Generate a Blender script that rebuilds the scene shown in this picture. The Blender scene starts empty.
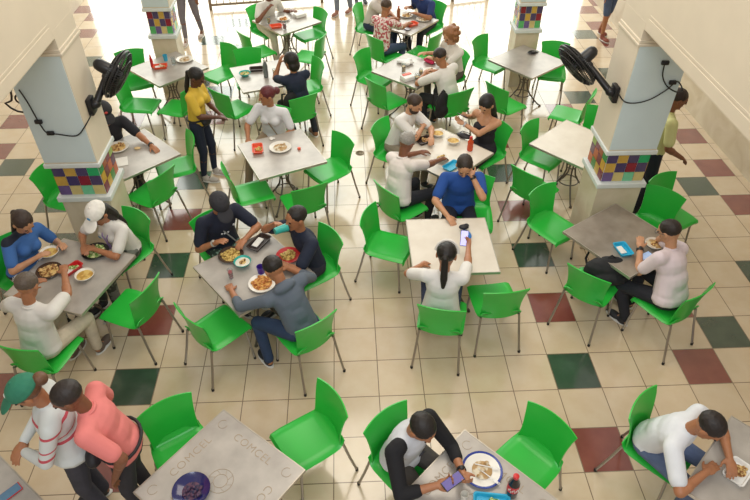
import bpy, bmesh, math, random
import numpy as np
from mathutils import Vector, Matrix, Euler, Quaternion
random.seed(7)
PI = math.pi
R = math.radians
scene = bpy.context.scene
C = scene.collection

# ------------------------------------------------------------------ camera, world, lights
CAM_POS = Vector((-0.2168, -3.4412, 4.8501))
PITCH, ROLL, YAW, FPX = 0.7226843, -0.0042959, -0.0497303, 623.66
X0 = Vector((math.cos(YAW), math.sin(YAW), 0)); Y0 = Vector((-math.sin(YAW), math.cos(YAW), 0)); Z0 = Vector((0, 0, 1))
FW = Y0*math.cos(PITCH) - Z0*math.sin(PITCH)
UP = Y0*math.sin(PITCH) + Z0*math.cos(PITCH)
RR = X0*math.cos(ROLL) - UP*math.sin(ROLL)
UU = X0*math.sin(ROLL) + UP*math.cos(ROLL)
cd = bpy.data.cameras.new('camera'); cam = bpy.data.objects.new('camera', cd); C.objects.link(cam)
cam.matrix_world = Matrix(((RR.x, UU.x, -FW.x, CAM_POS.x), (RR.y, UU.y, -FW.y, CAM_POS.y), (RR.z, UU.z, -FW.z, CAM_POS.z), (0, 0, 0, 1)))
cd.sensor_fit = 'HORIZONTAL'; cd.sensor_width = 36; cd.lens = FPX/750*36; cd.clip_end = 200
scene.camera = cam
scene.view_settings.view_transform = 'Standard'; scene.view_settings.look = 'None'
scene.view_settings.gamma = 1; scene.view_settings.use_curve_mapping = False
scene.view_settings.exposure = 0.1
w = bpy.data.worlds.new('world'); scene.world = w; w.use_nodes = True
w.node_tree.nodes['Background'].inputs[0].default_value = (1.0, 0.93, 0.84, 1)
w.node_tree.nodes['Background'].inputs[1].default_value = 0.46

def area(name, loc, target, sx, sy, power, col):
    l = bpy.data.lights.new(name, 'AREA'); l.shape = 'RECTANGLE'; l.size = sx; l.size_y = sy; l.energy = power; l.color = col
    o = bpy.data.objects.new(name, l); C.objects.link(o); o.location = loc
    o.rotation_euler = (Vector(target) - Vector(loc)).to_track_quat('-Z', 'Y').to_euler()
    return o
# daylight through the open far end of the hall, and the hall's own ceiling lights
area('far_opening_daylight', (0, 14.5, 5.2), (0, 8.5, 1.5), 24, 9, 2100, (0.97, 1.0, 0.93))
area('ceiling_light_panel', (0.3, 2.2, 7.0), (0.3, 2.2, 0), 3.2, 4.5, 170, (1.0, 0.90, 0.76))
area('gallery_daylight', (-0.5, -5.0, 7.0), (0, 2.0, 0.5), 6, 2, 230, (0.88, 0.94, 1.0))

# ------------------------------------------------------------------ materials
def lin(c):
    if isinstance(c, str):
        c = [int(c[i:i+2], 16)/255 for i in (0, 2, 4)]
    return tuple((x/12.92 if x <= 0.04045 else ((x+0.055)/1.055)**2.4) for x in c) + (1,)
MATS = {}
def mat(name, col, rough=0.6, metal=0.0, var=0.08, scale=12, bump=0.0, spec=0.5, trans=0.0, emit=0, coat=0):
    if name in MATS: return MATS[name]
    m = bpy.data.materials.new(name); m.use_nodes = True; nt = m.node_tree; b = nt.nodes['Principled BSDF']
    c = lin(col)
    b.inputs['Base Color'].default_value = c; b.inputs['Roughness'].default_value = rough; b.inputs['Metallic'].default_value = metal
    b.inputs['Specular IOR Level'].default_value = spec; b.inputs['Transmission Weight'].default_value = trans
    b.inputs['Coat Weight'].default_value = coat
    if emit:
        b.inputs['Emission Color'].default_value = c; b.inputs['Emission Strength'].default_value = emit
    tc = nt.nodes.new('ShaderNodeTexCoord'); n = nt.nodes.new('ShaderNodeTexNoise'); n.inputs['Scale'].default_value = scale; n.inputs['Detail'].default_value = 4
    nt.links.new(tc.outputs['Object'], n.inputs['Vector'])
    if var:
        r = nt.nodes.new('ShaderNodeMapRange'); r.inputs['From Min'].default_value = .3; r.inputs['From Max'].default_value = .7
        r.inputs['To Min'].default_value = 1-var; r.inputs['To Max'].default_value = 1+var
        nt.links.new(n.outputs['Fac'], r.inputs['Value'])
        mx = nt.nodes.new('ShaderNodeVectorMath'); mx.operation = 'SCALE'; mx.inputs[0].default_value = c[:3]
        nt.links.new(r.outputs[0], mx.inputs['Scale']); nt.links.new(mx.outputs[0], b.inputs['Base Color'])
    if bump:
        bp = nt.nodes.new('ShaderNodeBump'); bp.inputs['Strength'].default_value = bump; bp.inputs['Distance'].default_value = .01
        nt.links.new(n.outputs['Fac'], bp.inputs['Height']); nt.links.new(bp.outputs[0], b.inputs['Normal'])
    MATS[name] = m
    return m
def base_in(m): return m.node_tree.nodes['Principled BSDF'].inputs['Base Color']
def pattern(name, kind, cols, scale, rough=.8, lo=.45, hi=.5, axis=2, off=0):
    """two-colour fabric pattern in object coordinates: 'noise', 'voronoi' or 'bands'"""
    if name in MATS: return MATS[name]
    m = mat(name, cols[0], rough, var=0); nt = m.node_tree
    tc = nt.nodes.new('ShaderNodeTexCoord'); cr = nt.nodes.new('ShaderNodeValToRGB')
    if kind == 'noise': t = nt.nodes.new('ShaderNodeTexNoise'); t.inputs['Detail'].default_value = 2; out = 'Fac'
    elif kind == 'voronoi': t = nt.nodes.new('ShaderNodeTexVoronoi'); out = 'Distance'
    if kind in ('noise', 'voronoi'):
        t.inputs['Scale'].default_value = scale; nt.links.new(tc.outputs['Object'], t.inputs['Vector']); nt.links.new(t.outputs[out], cr.inputs[0])
        cr.color_ramp.elements[0].position = lo; cr.color_ramp.elements[1].position = hi
        cr.color_ramp.elements[0].color = lin(cols[0]); cr.color_ramp.elements[1].color = lin(cols[1])
    else:   # bands: list of (position, colour index) along the object's own height
        sp = nt.nodes.new('ShaderNodeSeparateXYZ'); nt.links.new(tc.outputs['Object'], sp.inputs[0])
        mr = nt.nodes.new('ShaderNodeMapRange'); mr.inputs['From Min'].default_value = lo; mr.inputs['From Max'].default_value = hi
        nt.links.new(sp.outputs[axis], mr.inputs['Value']); nt.links.new(mr.outputs[0], cr.inputs[0])
        cr.color_ramp.interpolation = 'CONSTANT'
        e = cr.color_ramp.elements
        while len(e) > 1: e.remove(e[-1])
        e[0].position = 0; e[0].color = lin(cols[scale[0][1]])
        for ps, ci in scale[1:]:
            x = e.new(ps); x.color = lin(cols[ci])
    nt.links.new(cr.outputs[0], base_in(m))
    return m

T = 0.42
def tile_mat(name, col, col2, rough=.22):
    m = mat(name, col, rough, var=0); nt = m.node_tree; L = nt.links.new
    tc = nt.nodes.new('ShaderNodeTexCoord'); sp = nt.nodes.new('ShaderNodeSeparateXYZ'); L(tc.outputs['Object'], sp.inputs[0])
    outs = []
    for a in (0, 1):
        d = nt.nodes.new('ShaderNodeMath'); d.operation = 'DIVIDE'; d.inputs[1].default_value = T; L(sp.outputs[a], d.inputs[0])
        f = nt.nodes.new('ShaderNodeMath'); f.operation = 'FRACT'; L(d.outputs[0], f.inputs[0])
        s = nt.nodes.new('ShaderNodeMath'); s.operation = 'SUBTRACT'; s.inputs[1].default_value = .5; L(f.outputs[0], s.inputs[0])
        ab = nt.nodes.new('ShaderNodeMath'); ab.operation = 'ABSOLUTE'; L(s.outputs[0], ab.inputs[0]); outs.append(ab)
    mx = nt.nodes.new('ShaderNodeMath'); mx.operation = 'MAXIMUM'; L(outs[0].outputs[0], mx.inputs[0]); L(outs[1].outputs[0], mx.inputs[1])
    gt = nt.nodes.new('ShaderNodeMath'); gt.operation = 'GREATER_THAN'; gt.inputs[1].default_value = .490; L(mx.outputs[0], gt.inputs[0])
    n = nt.nodes.new('ShaderNodeTexNoise'); n.inputs['Scale'].default_value = 5; n.inputs['Detail'].default_value = 5; L(tc.outputs['Object'], n.inputs['Vector'])
    r = nt.nodes.new('ShaderNodeMapRange'); r.inputs['From Min'].default_value = .35; r.inputs['From Max'].default_value = .65; L(n.outputs['Fac'], r.inputs['Value'])
    # slight tone difference tile by tile
    fl = nt.nodes.new('ShaderNodeVectorMath'); fl.operation = 'SCALE'; fl.inputs['Scale'].default_value = 1/T; L(tc.outputs['Object'], fl.inputs[0])
    fl2 = nt.nodes.new('ShaderNodeVectorMath'); fl2.operation = 'FLOOR'; L(fl.outputs[0], fl2.inputs[0])
    wn = nt.nodes.new('ShaderNodeTexWhiteNoise'); L(fl2.outputs[0], wn.inputs['Vector'])
    m1 = nt.nodes.new('ShaderNodeMix'); m1.data_type = 'RGBA'; L(r.outputs[0], m1.inputs['Factor']); m1.inputs['A'].default_value = lin(col); m1.inputs['B'].default_value = lin(col2)
    sc = nt.nodes.new('ShaderNodeMapRange'); sc.inputs['To Min'].default_value = .95; sc.inputs['To Max'].default_value = 1.04; L(wn.outputs['Value'], sc.inputs['Value'])
    vm = nt.nodes.new('ShaderNodeVectorMath'); vm.operation = 'SCALE'; L(m1.outputs['Result'], vm.inputs[0]); L(sc.outputs[0], vm.inputs['Scale'])
    m2 = nt.nodes.new('ShaderNodeMix'); m2.data_type = 'RGBA'; L(gt.outputs[0], m2.inputs['Factor']); L(vm.outputs[0], m2.inputs['A']); m2.inputs['B'].default_value = lin('7d6752')
    L(m2.outputs['Result'], base_in(m))
    nt.nodes['Principled BSDF'].inputs['Coat Weight'].default_value = .9; nt.nodes['Principled BSDF'].inputs['Coat Roughness'].default_value = .12; nt.nodes['Principled BSDF'].inputs['Coat IOR'].default_value = 1.7
    rr = nt.nodes.new('ShaderNodeMapRange'); rr.inputs['To Min'].default_value = rough; rr.inputs['To Max'].default_value = .7; L(gt.outputs[0], rr.inputs['Value']); L(rr.outputs[0], nt.nodes['Principled BSDF'].inputs['Roughness'])
    return m
M_tile = tile_mat('cream_floor_tile', 'd3bd9e', 'd9c6aa'); M_green_tile = tile_mat('green_floor_tile', '364a3c', '3f5244'); M_red_tile = tile_mat('red_floor_tile', '7e4038', '8a4a40')
M_wallp = mat('cream_wall_paint', 'd9cdb9', .7, var=.03, scale=3)
M_blue = mat('pale_blue_front', 'cbd9db', .6, var=.03, scale=3)
M_ledge = mat('white_ledge_paint', 'd6dcda', .55, var=.03)
M_marble = None
def marble():
    m = mat('beige_marble_cladding', 'cdbb98', .4, var=0); nt = m.node_tree
    tc = nt.nodes.new('ShaderNodeTexCoord'); n = nt.nodes.new('ShaderNodeTexNoise'); n.inputs['Scale'].default_value = 2.2; n.inputs['Detail'].default_value = 8; n.inputs['Distortion'].default_value = 1.2
    nt.links.new(tc.outputs['Object'], n.inputs['Vector']); cr = nt.nodes.new('ShaderNodeValToRGB'); nt.links.new(n.outputs['Fac'], cr.inputs[0])
    cr.color_ramp.elements[0].position = .35; cr.color_ramp.elements[0].color = lin('c6b79c'); cr.color_ramp.elements[1].position = .62; cr.color_ramp.elements[1].color = lin('d6cab4')
    nt.links.new(cr.outputs[0], base_in(m)); return m
M_marble = marble()
def chair_green():
    m = mat('green_plastic', '2ab63e', .30, var=.03, scale=6, spec=.5)
    b = m.node_tree.nodes['Principled BSDF']; b.inputs['Subsurface Weight'].default_value = 0.0
    return m
M_green = chair_green()
M_steel = mat('brushed_steel_tube', 'a09a92', .35, .85, .05)
M_iron = mat('wrought_iron_grey', '6f675e', .45, .7, .08)
M_blackp = mat('black_plastic', '17161a', .35, var=.1)
M_rubber = mat('dark_rubber', '2a2826', .8)
def table_mat():
    m = mat('beige_table_laminate', 'cbbfae', .3, var=0); nt = m.node_tree
    tc = nt.nodes.new('ShaderNodeTexCoord'); n = nt.nodes.new('ShaderNodeTexNoise'); n.inputs['Scale'].default_value = 6; n.inputs['Detail'].default_value = 10; n.inputs['Roughness'].default_value = .7
    nt.links.new(tc.outputs['Object'], n.inputs['Vector']); cr = nt.nodes.new('ShaderNodeValToRGB'); nt.links.new(n.outputs['Fac'], cr.inputs[0])
    cr.color_ramp.elements[0].position = .35; cr.color_ramp.elements[0].color = lin('bfab97'); cr.color_ramp.elements[1].position = .65; cr.color_ramp.elements[1].color = lin('d6c6b4')
    nt.links.new(cr.outputs[0], base_in(m)); return m
M_table = table_mat()
M_tedge = mat('table_metal_edge', 'b9b2a6', .3, .6)
M_engrave = mat('engraved_letter', 'a2917b', .5)

# ------------------------------------------------------------------ mesh helpers
def rotfit(d):
    d = Vector(d).normalized()
    return d.to_track_quat('Z', 'Y').to_matrix()
class MB:
    def __init__(s): s.v = []; s.f = []; s.m = []; s.n = 0; s.cur = 0
    def add(s, vs, fs):
        s.v.append(np.asarray(vs, float)); s.f += [tuple(i+s.n for i in f) for f in fs]; s.m += [s.cur]*len(fs); s.n += len(vs); return s
    def box(s, c, d, rz=0):
        x, y, z = [k/2 for k in d]
        vs = [(a*x, b*y, e*z) for e in (-1, 1) for b in (-1, 1) for a in (-1, 1)]
        if rz: vs = [(a*math.cos(rz)-b*math.sin(rz), a*math.sin(rz)+b*math.cos(rz), e) for a, b, e in vs]
        return s.add(np.array(vs)+np.array(c), [(0, 2, 3, 1), (4, 5, 7, 6), (0, 1, 5, 4), (2, 6, 7, 3), (0, 4, 6, 2), (1, 3, 7, 5)])
    def cone(s, p0, r0, p1, r1, k=12, cap=True):
        p0 = Vector(p0); p1 = Vector(p1); q = rotfit(p1-p0); vs = []
        for p, r in ((p0, r0), (p1, r1)):
            for i in range(k):
                a = 2*PI*i/k; vs.append(p + q @ Vector((r*math.cos(a), r*math.sin(a), 0)))
        fs = [(i, (i+1) % k, k+(i+1) % k, k+i) for i in range(k)]
        if cap: fs += [tuple(range(k-1, -1, -1)), tuple(range(k, 2*k))]
        return s.add([tuple(v) for v in vs], fs)
    def tube(s, pts, r, k=8, closed=False):
        pts = [Vector(p) for p in pts]; n = len(pts); vs = []
        rs = r if isinstance(r, (list, tuple)) else [r]*n
        prev = None
        for i, p in enumerate(pts):
            if closed: d = pts[(i+1) % n]-pts[i-1]
            else: d = pts[min(i+1, n-1)]-pts[max(i-1, 0)]
            d.normalize()
            if prev is None: x = d.orthogonal().normalized()
            else: x = (prev - d*prev.dot(d)).normalized()
            prev = x; y = d.cross(x)
            for j in range(k):
                a = 2*PI*j/k; vs.append(tuple(p + (x*math.cos(a)+y*math.sin(a))*rs[i]))
        fs = []
        for i in range(n if closed else n-1):
            a = i*k; b = ((i+1) % n)*k
            fs += [(a+j, a+(j+1) % k, b+(j+1) % k, b+j) for j in range(k)]
        if not closed: fs += [tuple(range(k-1, -1, -1)), tuple(range((n-1)*k, n*k))]
        return s.add(vs, fs)
    def lathe(s, prof, c=(0, 0, 0), k=24, q=None):
        vs = []; fs = []; n = len(prof)
        for r, z in prof:
            for j in range(k):
                a = 2*PI*j/k; v = Vector((max(r, 1e-4)*math.cos(a), max(r, 1e-4)*math.sin(a), z))
                if q is not None: v = q @ v
                vs.append(tuple(v+Vector(c)))
        for i in range(n-1): fs += [(i*k+j, i*k+(j+1) % k, (i+1)*k+(j+1) % k, (i+1)*k+j) for j in range(k)]
        return s.add(vs, fs)
    def ell(s, c, r, q=None, k=14, h=8, low=None):
        vs = []; c = Vector(c)
        for i in range(h+1):
            t = -PI/2+PI*i/h
            for j in range(k):
                a = 2*PI*j/k; z = math.sin(t)*(r[2] if (t > 0 or low is None) else low)
                cr = max(math.cos(t), 1e-3)
                v = Vector((r[0]*cr*math.cos(a), r[1]*cr*math.sin(a), z))
                if q is not None: v = q @ v
                vs.append(tuple(v+c))
        fs = [(i*k+j, i*k+(j+1) % k, (i+1)*k+(j+1) % k, (i+1)*k+j) for i in range(h) for j in range(k)]
        fs += [tuple(range(k-1, -1, -1)), tuple(range(h*k, (h+1)*k))]
        return s.add(vs, fs)
    def cap(s, p0, r0, p1, r1, k=12):
        """tapered capsule"""
        p0 = Vector(p0); p1 = Vector(p1); d = p1-p0
        if d.length < 1e-5: d = Vector((0, 0, 1e-4))
        q = rotfit(d); vs = []; H = 4
        for p, r, sg in ((p0, r0, -1), (p1, r1, 1)):
            for i in range(H):
                t = (-PI/2 + PI/2*i/(H-1)) if sg < 0 else PI/2*i/(H-1)
                for j in range(k):
                    a = 2*PI*j/k
                    vs.append(tuple(p + q @ Vector((r*max(math.cos(t), 1e-3)*math.cos(a), r*max(math.cos(t), 1e-3)*math.sin(a), r*math.sin(t)))))
        n = 2*H
        fs = [(i*k+j, i*k+(j+1) % k, (i+1)*k+(j+1) % k, (i+1)*k+j) for i in range(n-1) for j in range(k)]
        fs += [tuple(range(k-1, -1, -1)), tuple(range((n-1)*k, n*k))]
        return s.add(vs, fs)
    def mesh(s, name):
        me = bpy.data.meshes.new(name)
        me.from_pydata([tuple(x) for x in np.concatenate(s.v)], [], s.f)
        me.polygons.foreach_set('material_index', s.m)
        me.update(); return me
    def build(s, name, mats, parent=None, smooth=True, bevel=0, bangle=30):
        me = s.mesh(name)
        if bevel:
            bm = bmesh.new(); bm.from_mesh(me)
            es = [e for e in bm.edges if len(e.link_faces) == 2 and e.calc_face_angle(0) > R(bangle)]
            bmesh.ops.bevel(bm, geom=es, offset=bevel, segments=2, affect='EDGES', profile=.5); bm.to_mesh(me); bm.free()
        return link(name, me, mats, parent, smooth)
def link(name, me, mats, parent=None, smooth=True):
    for m in (mats if isinstance(mats, (list, tuple)) else [mats]): me.materials.append(m)
    if smooth:
        me.shade_smooth()
        try: me.set_sharp_from_angle(angle=R(40))
        except Exception: pass
    o = bpy.data.objects.new(name, me); C.objects.link(o)
    if parent is not None: o.parent = parent
    return o
def tag(o, label, cat, group=None):
    o['label'] = label; o['category'] = cat
    if group: o['group'] = group
    return o
def struct(o): o['kind'] = 'structure'; return o
def thing(name, label, cat, loc=(0, 0, 0), rz=0, group=None):
    o = bpy.data.objects.new(name, None); o.empty_display_size = .1; C.objects.link(o); o.location = loc; o.rotation_euler = (0, 0, rz)
    return tag(o, label, cat, group)
def kids(o): return [c for c in KIDS.get(o.name, [])]
KIDS = {}
def copy_tree(src, children, parent=None):
    c = src.copy(); C.objects.link(c); c.parent = parent
    for ch, sub in children: copy_tree(ch, sub, c)
    return c
def tree_of(o, allobs):
    return [(ch, tree_of(ch, allobs)) for ch in allobs if ch.parent == o]

# ------------------------------------------------------------------ structure
GREEN = {(4,0),(-6,0),(8,1),(-6,4),(10,7),(10,3),(-12,9),(-10,7),(4,4),(4,8),(-6,8),(-10,3),(-7,15),(-6,21),(-7,19),(-6,18),(-6,14),(10,19),(10,15),(8,13),(-12,21),(-10,19),(-12,17),(-13,24),(-9,5)}
RED = {(4,2),(7,0),(4,-2),(7,2),(-6,2),(11,8),(11,6),(11,10),(-13,12),(-13,10),(-9,12),(-6,12),(4,6),(4,10),(7,12),(-6,6),(-9,0),(-6,-2),(11,18),(11,20),(11,22),(12,23),(-13,22),(-13,20),(-14,23)}
f = MB()
I0, I1, J0, J1 = -14, 13, -10, 34
nx = I1-I0
vs = [((I0+i)*T, (J0+j)*T, 0) for j in range(J1-J0+1) for i in range(nx+1)]
fs = []; ms = []
for j in range(J1-J0):
    for i in range(nx):
        a = j*(nx+1)+i; fs.append((a, a+1, a+nx+2, a+nx+1)); k = (I0+i, J0+j); ms.append(1 if k in GREEN else 2 if k in RED else 0)
f.add(vs, fs); f.m = ms
struct(f.build('floor', [M_tile, M_green_tile, M_red_tile], smooth=False))
# walls of the hall: painted above, marble wainscot below
for side, x in (('right', 5.17), ('left', -5.82)):
    s = 1 if x > 0 else -1
    b = MB(); b.box((x+s*.1, 3.2, 2.75), (.2, 14.8, 5.5)); o = struct(b.build('wall_'+side, M_wallp, smooth=False))
    b = MB(); b.box((x-s*.012, 3.2, .55), (.024, 14.8, 1.1)); o2 = b.build('marble_wainscot', M_marble, o, smooth=False)
    b = MB(); b.box((x-s*.02, 3.2, 1.115), (.045, 14.8, .04)); b.build('wainscot_cap', M_wallp, o, smooth=False, bevel=.006)

BAND = [['4f4368', 'c9a24a', '4f4368', '21a868'], ['c9a24a', '483c66', '8a2233', '4f4368'], ['6f5a8c', 'd0bf80', '76c79c', 'd0bf80']]
BANDS = [['3d8a4c', 'a0522d', '7c3040', '9cb45c'], ['c99a3a', '7c3040', 'b85a2c', '5c3048'], ['7c3040', 'c9a24a', '5c8a4c', 'b85a2c']]
def tile_band(parent, x0, x1, y, z0, z1, cols, face, nm='mosaic_band'):
    """mosaic of square tiles on a column side. face: 'y-' or 'x+'/'x-'"""
    b = MB(); pal = []; n = 4; g = .006
    for r in range(3):
        for c in range(n):
            h = cols[r][c]
            if h not in pal: pal.append(h)
            b.cur = pal.index(h)
            u0 = x0+(x1-x0)*c/n+g/2; u1 = x0+(x1-x0)*(c+1)/n-g/2
            w1 = z1-(z1-z0)*r/3-g/2; w0 = z1-(z1-z0)*(r+1)/3+g/2
            if face == 'y-': b.box(((u0+u1)/2, y, (w0+w1)/2), (u1-u0, .012, w1-w0))
            else: b.box((y, (u0+u1)/2, (w0+w1)/2), (.012, u1-u0, w1-w0))
    return b.build(nm, [mat('glazed_tile_'+h, h, .25) for h in pal], parent, smooth=False)
def column(x0, x1, y0, y1, zl, label, near, front=True):
    cx, cy = (x0+x1)/2, (y0+y1)/2; W = x1-x0; D = y1-y0
    root = bpy.data.objects.new('trim_column', None); C.objects.link(root); root['kind'] = 'structure'
    top = 2.50
    b = MB(); b.box((cx, cy, zl/2-.03), (W-.03, D-.03, zl-.06)); b.build('column_base', M_marble, root, smooth=False)
    b = MB(); b.box((cx, cy, zl-.03), (W+.03, D+.03, .06)); b.build('lower_ledge', M_ledge, root, smooth=False, bevel=.008)
    b = MB(); b.box((cx, cy, zl+.18), (W-.06, D-.06, .40)); b.build('band_core', M_ledge, root, smooth=False)
    z0, z1 = zl+.01, zl+.355
    cols = BAND if near else [['8a2233', '4f4368', 'c9a24a', '4f4368'], ['4f4368', 'c9a24a', '4f4368', '8a2233'], ['5ab46a', '6f5a8c', 'd0bf80', '5ab46a']]
    tile_band(root, x0+.03, x1-.03, y0+.028, z0, z1, cols, 'y-')
    for sx in (x0+.028, x1-.028):
        tile_band(root, y0+.03, y1-.03, sx, z0, z1, BANDS if near else BAND, 'x')
    b = MB(); b.box((cx, cy, zl+.385), (W+.03, D+.03, .05)); b.build('upper_ledge', M_ledge, root, smooth=False, bevel=.008)
    zt = top if near else 5.6
    b = MB(); b.box((cx, cy, (zl+.4+zt)/2), (W, D, zt-zl-.4)); b.build('shaft', M_wallp, root, smooth=False, bevel=.006)
    b = MB(); b.box((cx, y0-.002, (zl+.42+zt-.01)/2), (W-.015, .012, zt-zl-.45)); b.build('front_panel', M_blue, root, smooth=False)  # thin slab gives the front a pale blue tone, shaft stays cream
    if near:
        b = MB(); b.box((cx, cy, top-.005), (W+.034, D+.034, .026)); b.box((cx, cy, top+.024), (W+.016, D+.016, .032)); b.box((cx, cy, top-.026), (W+.014, D+.014, .016)); b.build('capital_moulding', M_wallp, root, smooth=False, bevel=.006)
        b = MB(); b.box((cx, cy, 2.60), (W-.002, D-.002, .20)); b.build('capital_block', M_wallp, root, smooth=False)
    return root
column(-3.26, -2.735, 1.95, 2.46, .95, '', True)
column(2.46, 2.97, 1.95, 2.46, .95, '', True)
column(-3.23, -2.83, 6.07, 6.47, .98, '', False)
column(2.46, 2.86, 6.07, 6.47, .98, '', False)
for side, xa, xb in (('beam_left', -3.25, -2.737), ('beam_right', 2.462, 2.95)):
    b = MB(); b.box(((xa+xb)/2, -.80, 4.165), (xb-xa, 6.5, 3.05)); o = struct(b.build('wall_'+side, M_wallp, smooth=False))
    xi = xb if xa < 0 else xa; s = 1 if xa < 0 else -1
    b = MB(); b.box((xi+s*.002, -1.35, 2.70), (.006, 6.5, .10)); b.box((xi+s*.001, -1.35, 2.775), (.004, 6.5, .02)); b.build('lower_moulding', M_wallp, o, smooth=False, bevel=.0015)
# railing at the far end
def railing(x0, x1, y0, y1, label):
    t = thing('railing', label, 'railing', ((x0+x1)/2, (y0+y1)/2, 0), math.atan2(y1-y0, x1-x0), 'metal railings at the open end')
    L = math.hypot(x1-x0, y1-y0); m = mat('brown_metal_rail', '8d7c68', .5, .4)
    b = MB(); b.box((0, 0, 1.02), (L, .06, .05)); b.build('top_rail', m, t, smooth=False, bevel=.01)
    b = MB(); b.box((0, 0, .1), (L, .04, .04)); b.build('bottom_rail', m, t, smooth=False)
    for x in (-L/2, 0, L/2): b = MB(); b.box((x, 0, .55), (.06, .06, 1.1)); b.build('post', m, t, smooth=False, bevel=.008)
    n = int(L/.13)
    for i in range(1, n):
        b = MB(); b.tube([(-L/2+L*i/n, 0, .1), (-L/2+L*i/n, 0, .55), (-L/2+L*i/n, 0, 1.0)], .009, 6); b.build('baluster', m, t)
railing(-3.0, -.7, 9.75, 10.1, 'brown metal railing behind the table with the man in white')
railing(1.3, 2.9, 9.85, 10.3, 'brown metal railing behind the man in the blue shirt')

# ------------------------------------------------------------------ chairs
def shell(prof, wid, curve, rim, th, name, part):
    """prof: (y,z) points; wid: half widths; curve: forward bow at the sides"""
    nu = 13; vs = []; n = len(prof)
    for i, (y, z) in enumerate(prof):
        for j in range(nu):
            u = -1+2*j/(nu-1)
            if part == 'seat':
                vs.append((u*wid[i], y - .012*u*u*(i == 0), z - curve*(1-u*u) - rim*(abs(u) > .95)))
            else:
                vs.append((u*wid[i], y + curve*u*u, z + (.004 - .018*u*u)*(i >= n-2)))
    fs = [(i*nu+j, i*nu+j+1, (i+1)*nu+j+1, (i+1)*nu+j) for i in range(n-1) for j in range(nu-1)]
    me = bpy.data.meshes.new(name); me.from_pydata(vs, [], fs); me.update()
    bm = bmesh.new(); bm.from_mesh(me); bmesh.ops.recalc_face_normals(bm, faces=bm.faces)
    bmesh.ops.solidify(bm, geom=bm.faces[:], thickness=th); bmesh.ops.recalc_face_normals(bm, faces=bm.faces); bm.to_mesh(me); bm.free()
    return me
seat_me = shell([(.235, .415), (.238, .44), (.225, .456), (.15, .46), (.0, .456), (-.12, .456), (-.17, .462), (-.20, .485), (-.214, .52)],
                [.195, .205, .212, .218, .218, .214, .208, .20, .198], .010, .022, -.010, 'seat', 'seat')
back_me = shell([(-.218, .44), (-.224, .52), (-.232, .60), (-.245, .68), (-.262, .76), (-.276, .81), (-.283, .838)],
                [.197, .190, .190, .197, .208, .217, .222], .042, 0, .011, 'backrest', 'back')
M_edge = M_green
def make_chair():
    t = thing('cafe_chair', 'green', 'chair')
    link('seat', seat_me, M_green, t); link('backrest', back_me, M_green, t)
    for s in (-1, 1):
        b = MB(); b.tube([(s*.185, .175, .445), (s*.197, .195, .2), (s*.207, .21, .012)], .0115); b.build('leg', M_steel, t)
        b = MB(); b.tube([(s*.188, -.20, .455), (s*.205, -.245, .24), (s*.225, -.30, .012)], .0115); b.build('leg', M_steel, t)
    b = MB()
    for s in (-1, 1): b.tube([(s*.186, .178, .436), (s*.188, 0, .434), (s*.188, -.198, .44)], .010)
    b.tube([(-.185, .12, .434), (0, .12, .43), (.185, .12, .434)], .009); b.tube([(-.187, -.13, .434), (0, -.13, .43), (.187, -.13, .434)], .009)
    b.build('seat_frame', M_steel, t)
    for s in (-1, 1):
        for (x, y) in ((.207, .21), (.225, -.30)):
            b = MB(); b.cone((s*x, y, 0), .0135, (s*x, y, .03), .013, 10); b.build('foot_cap', M_rubber, t)
    return t
proto = make_chair()
proto_tree = tree_of(proto, list(C.objects))
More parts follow.
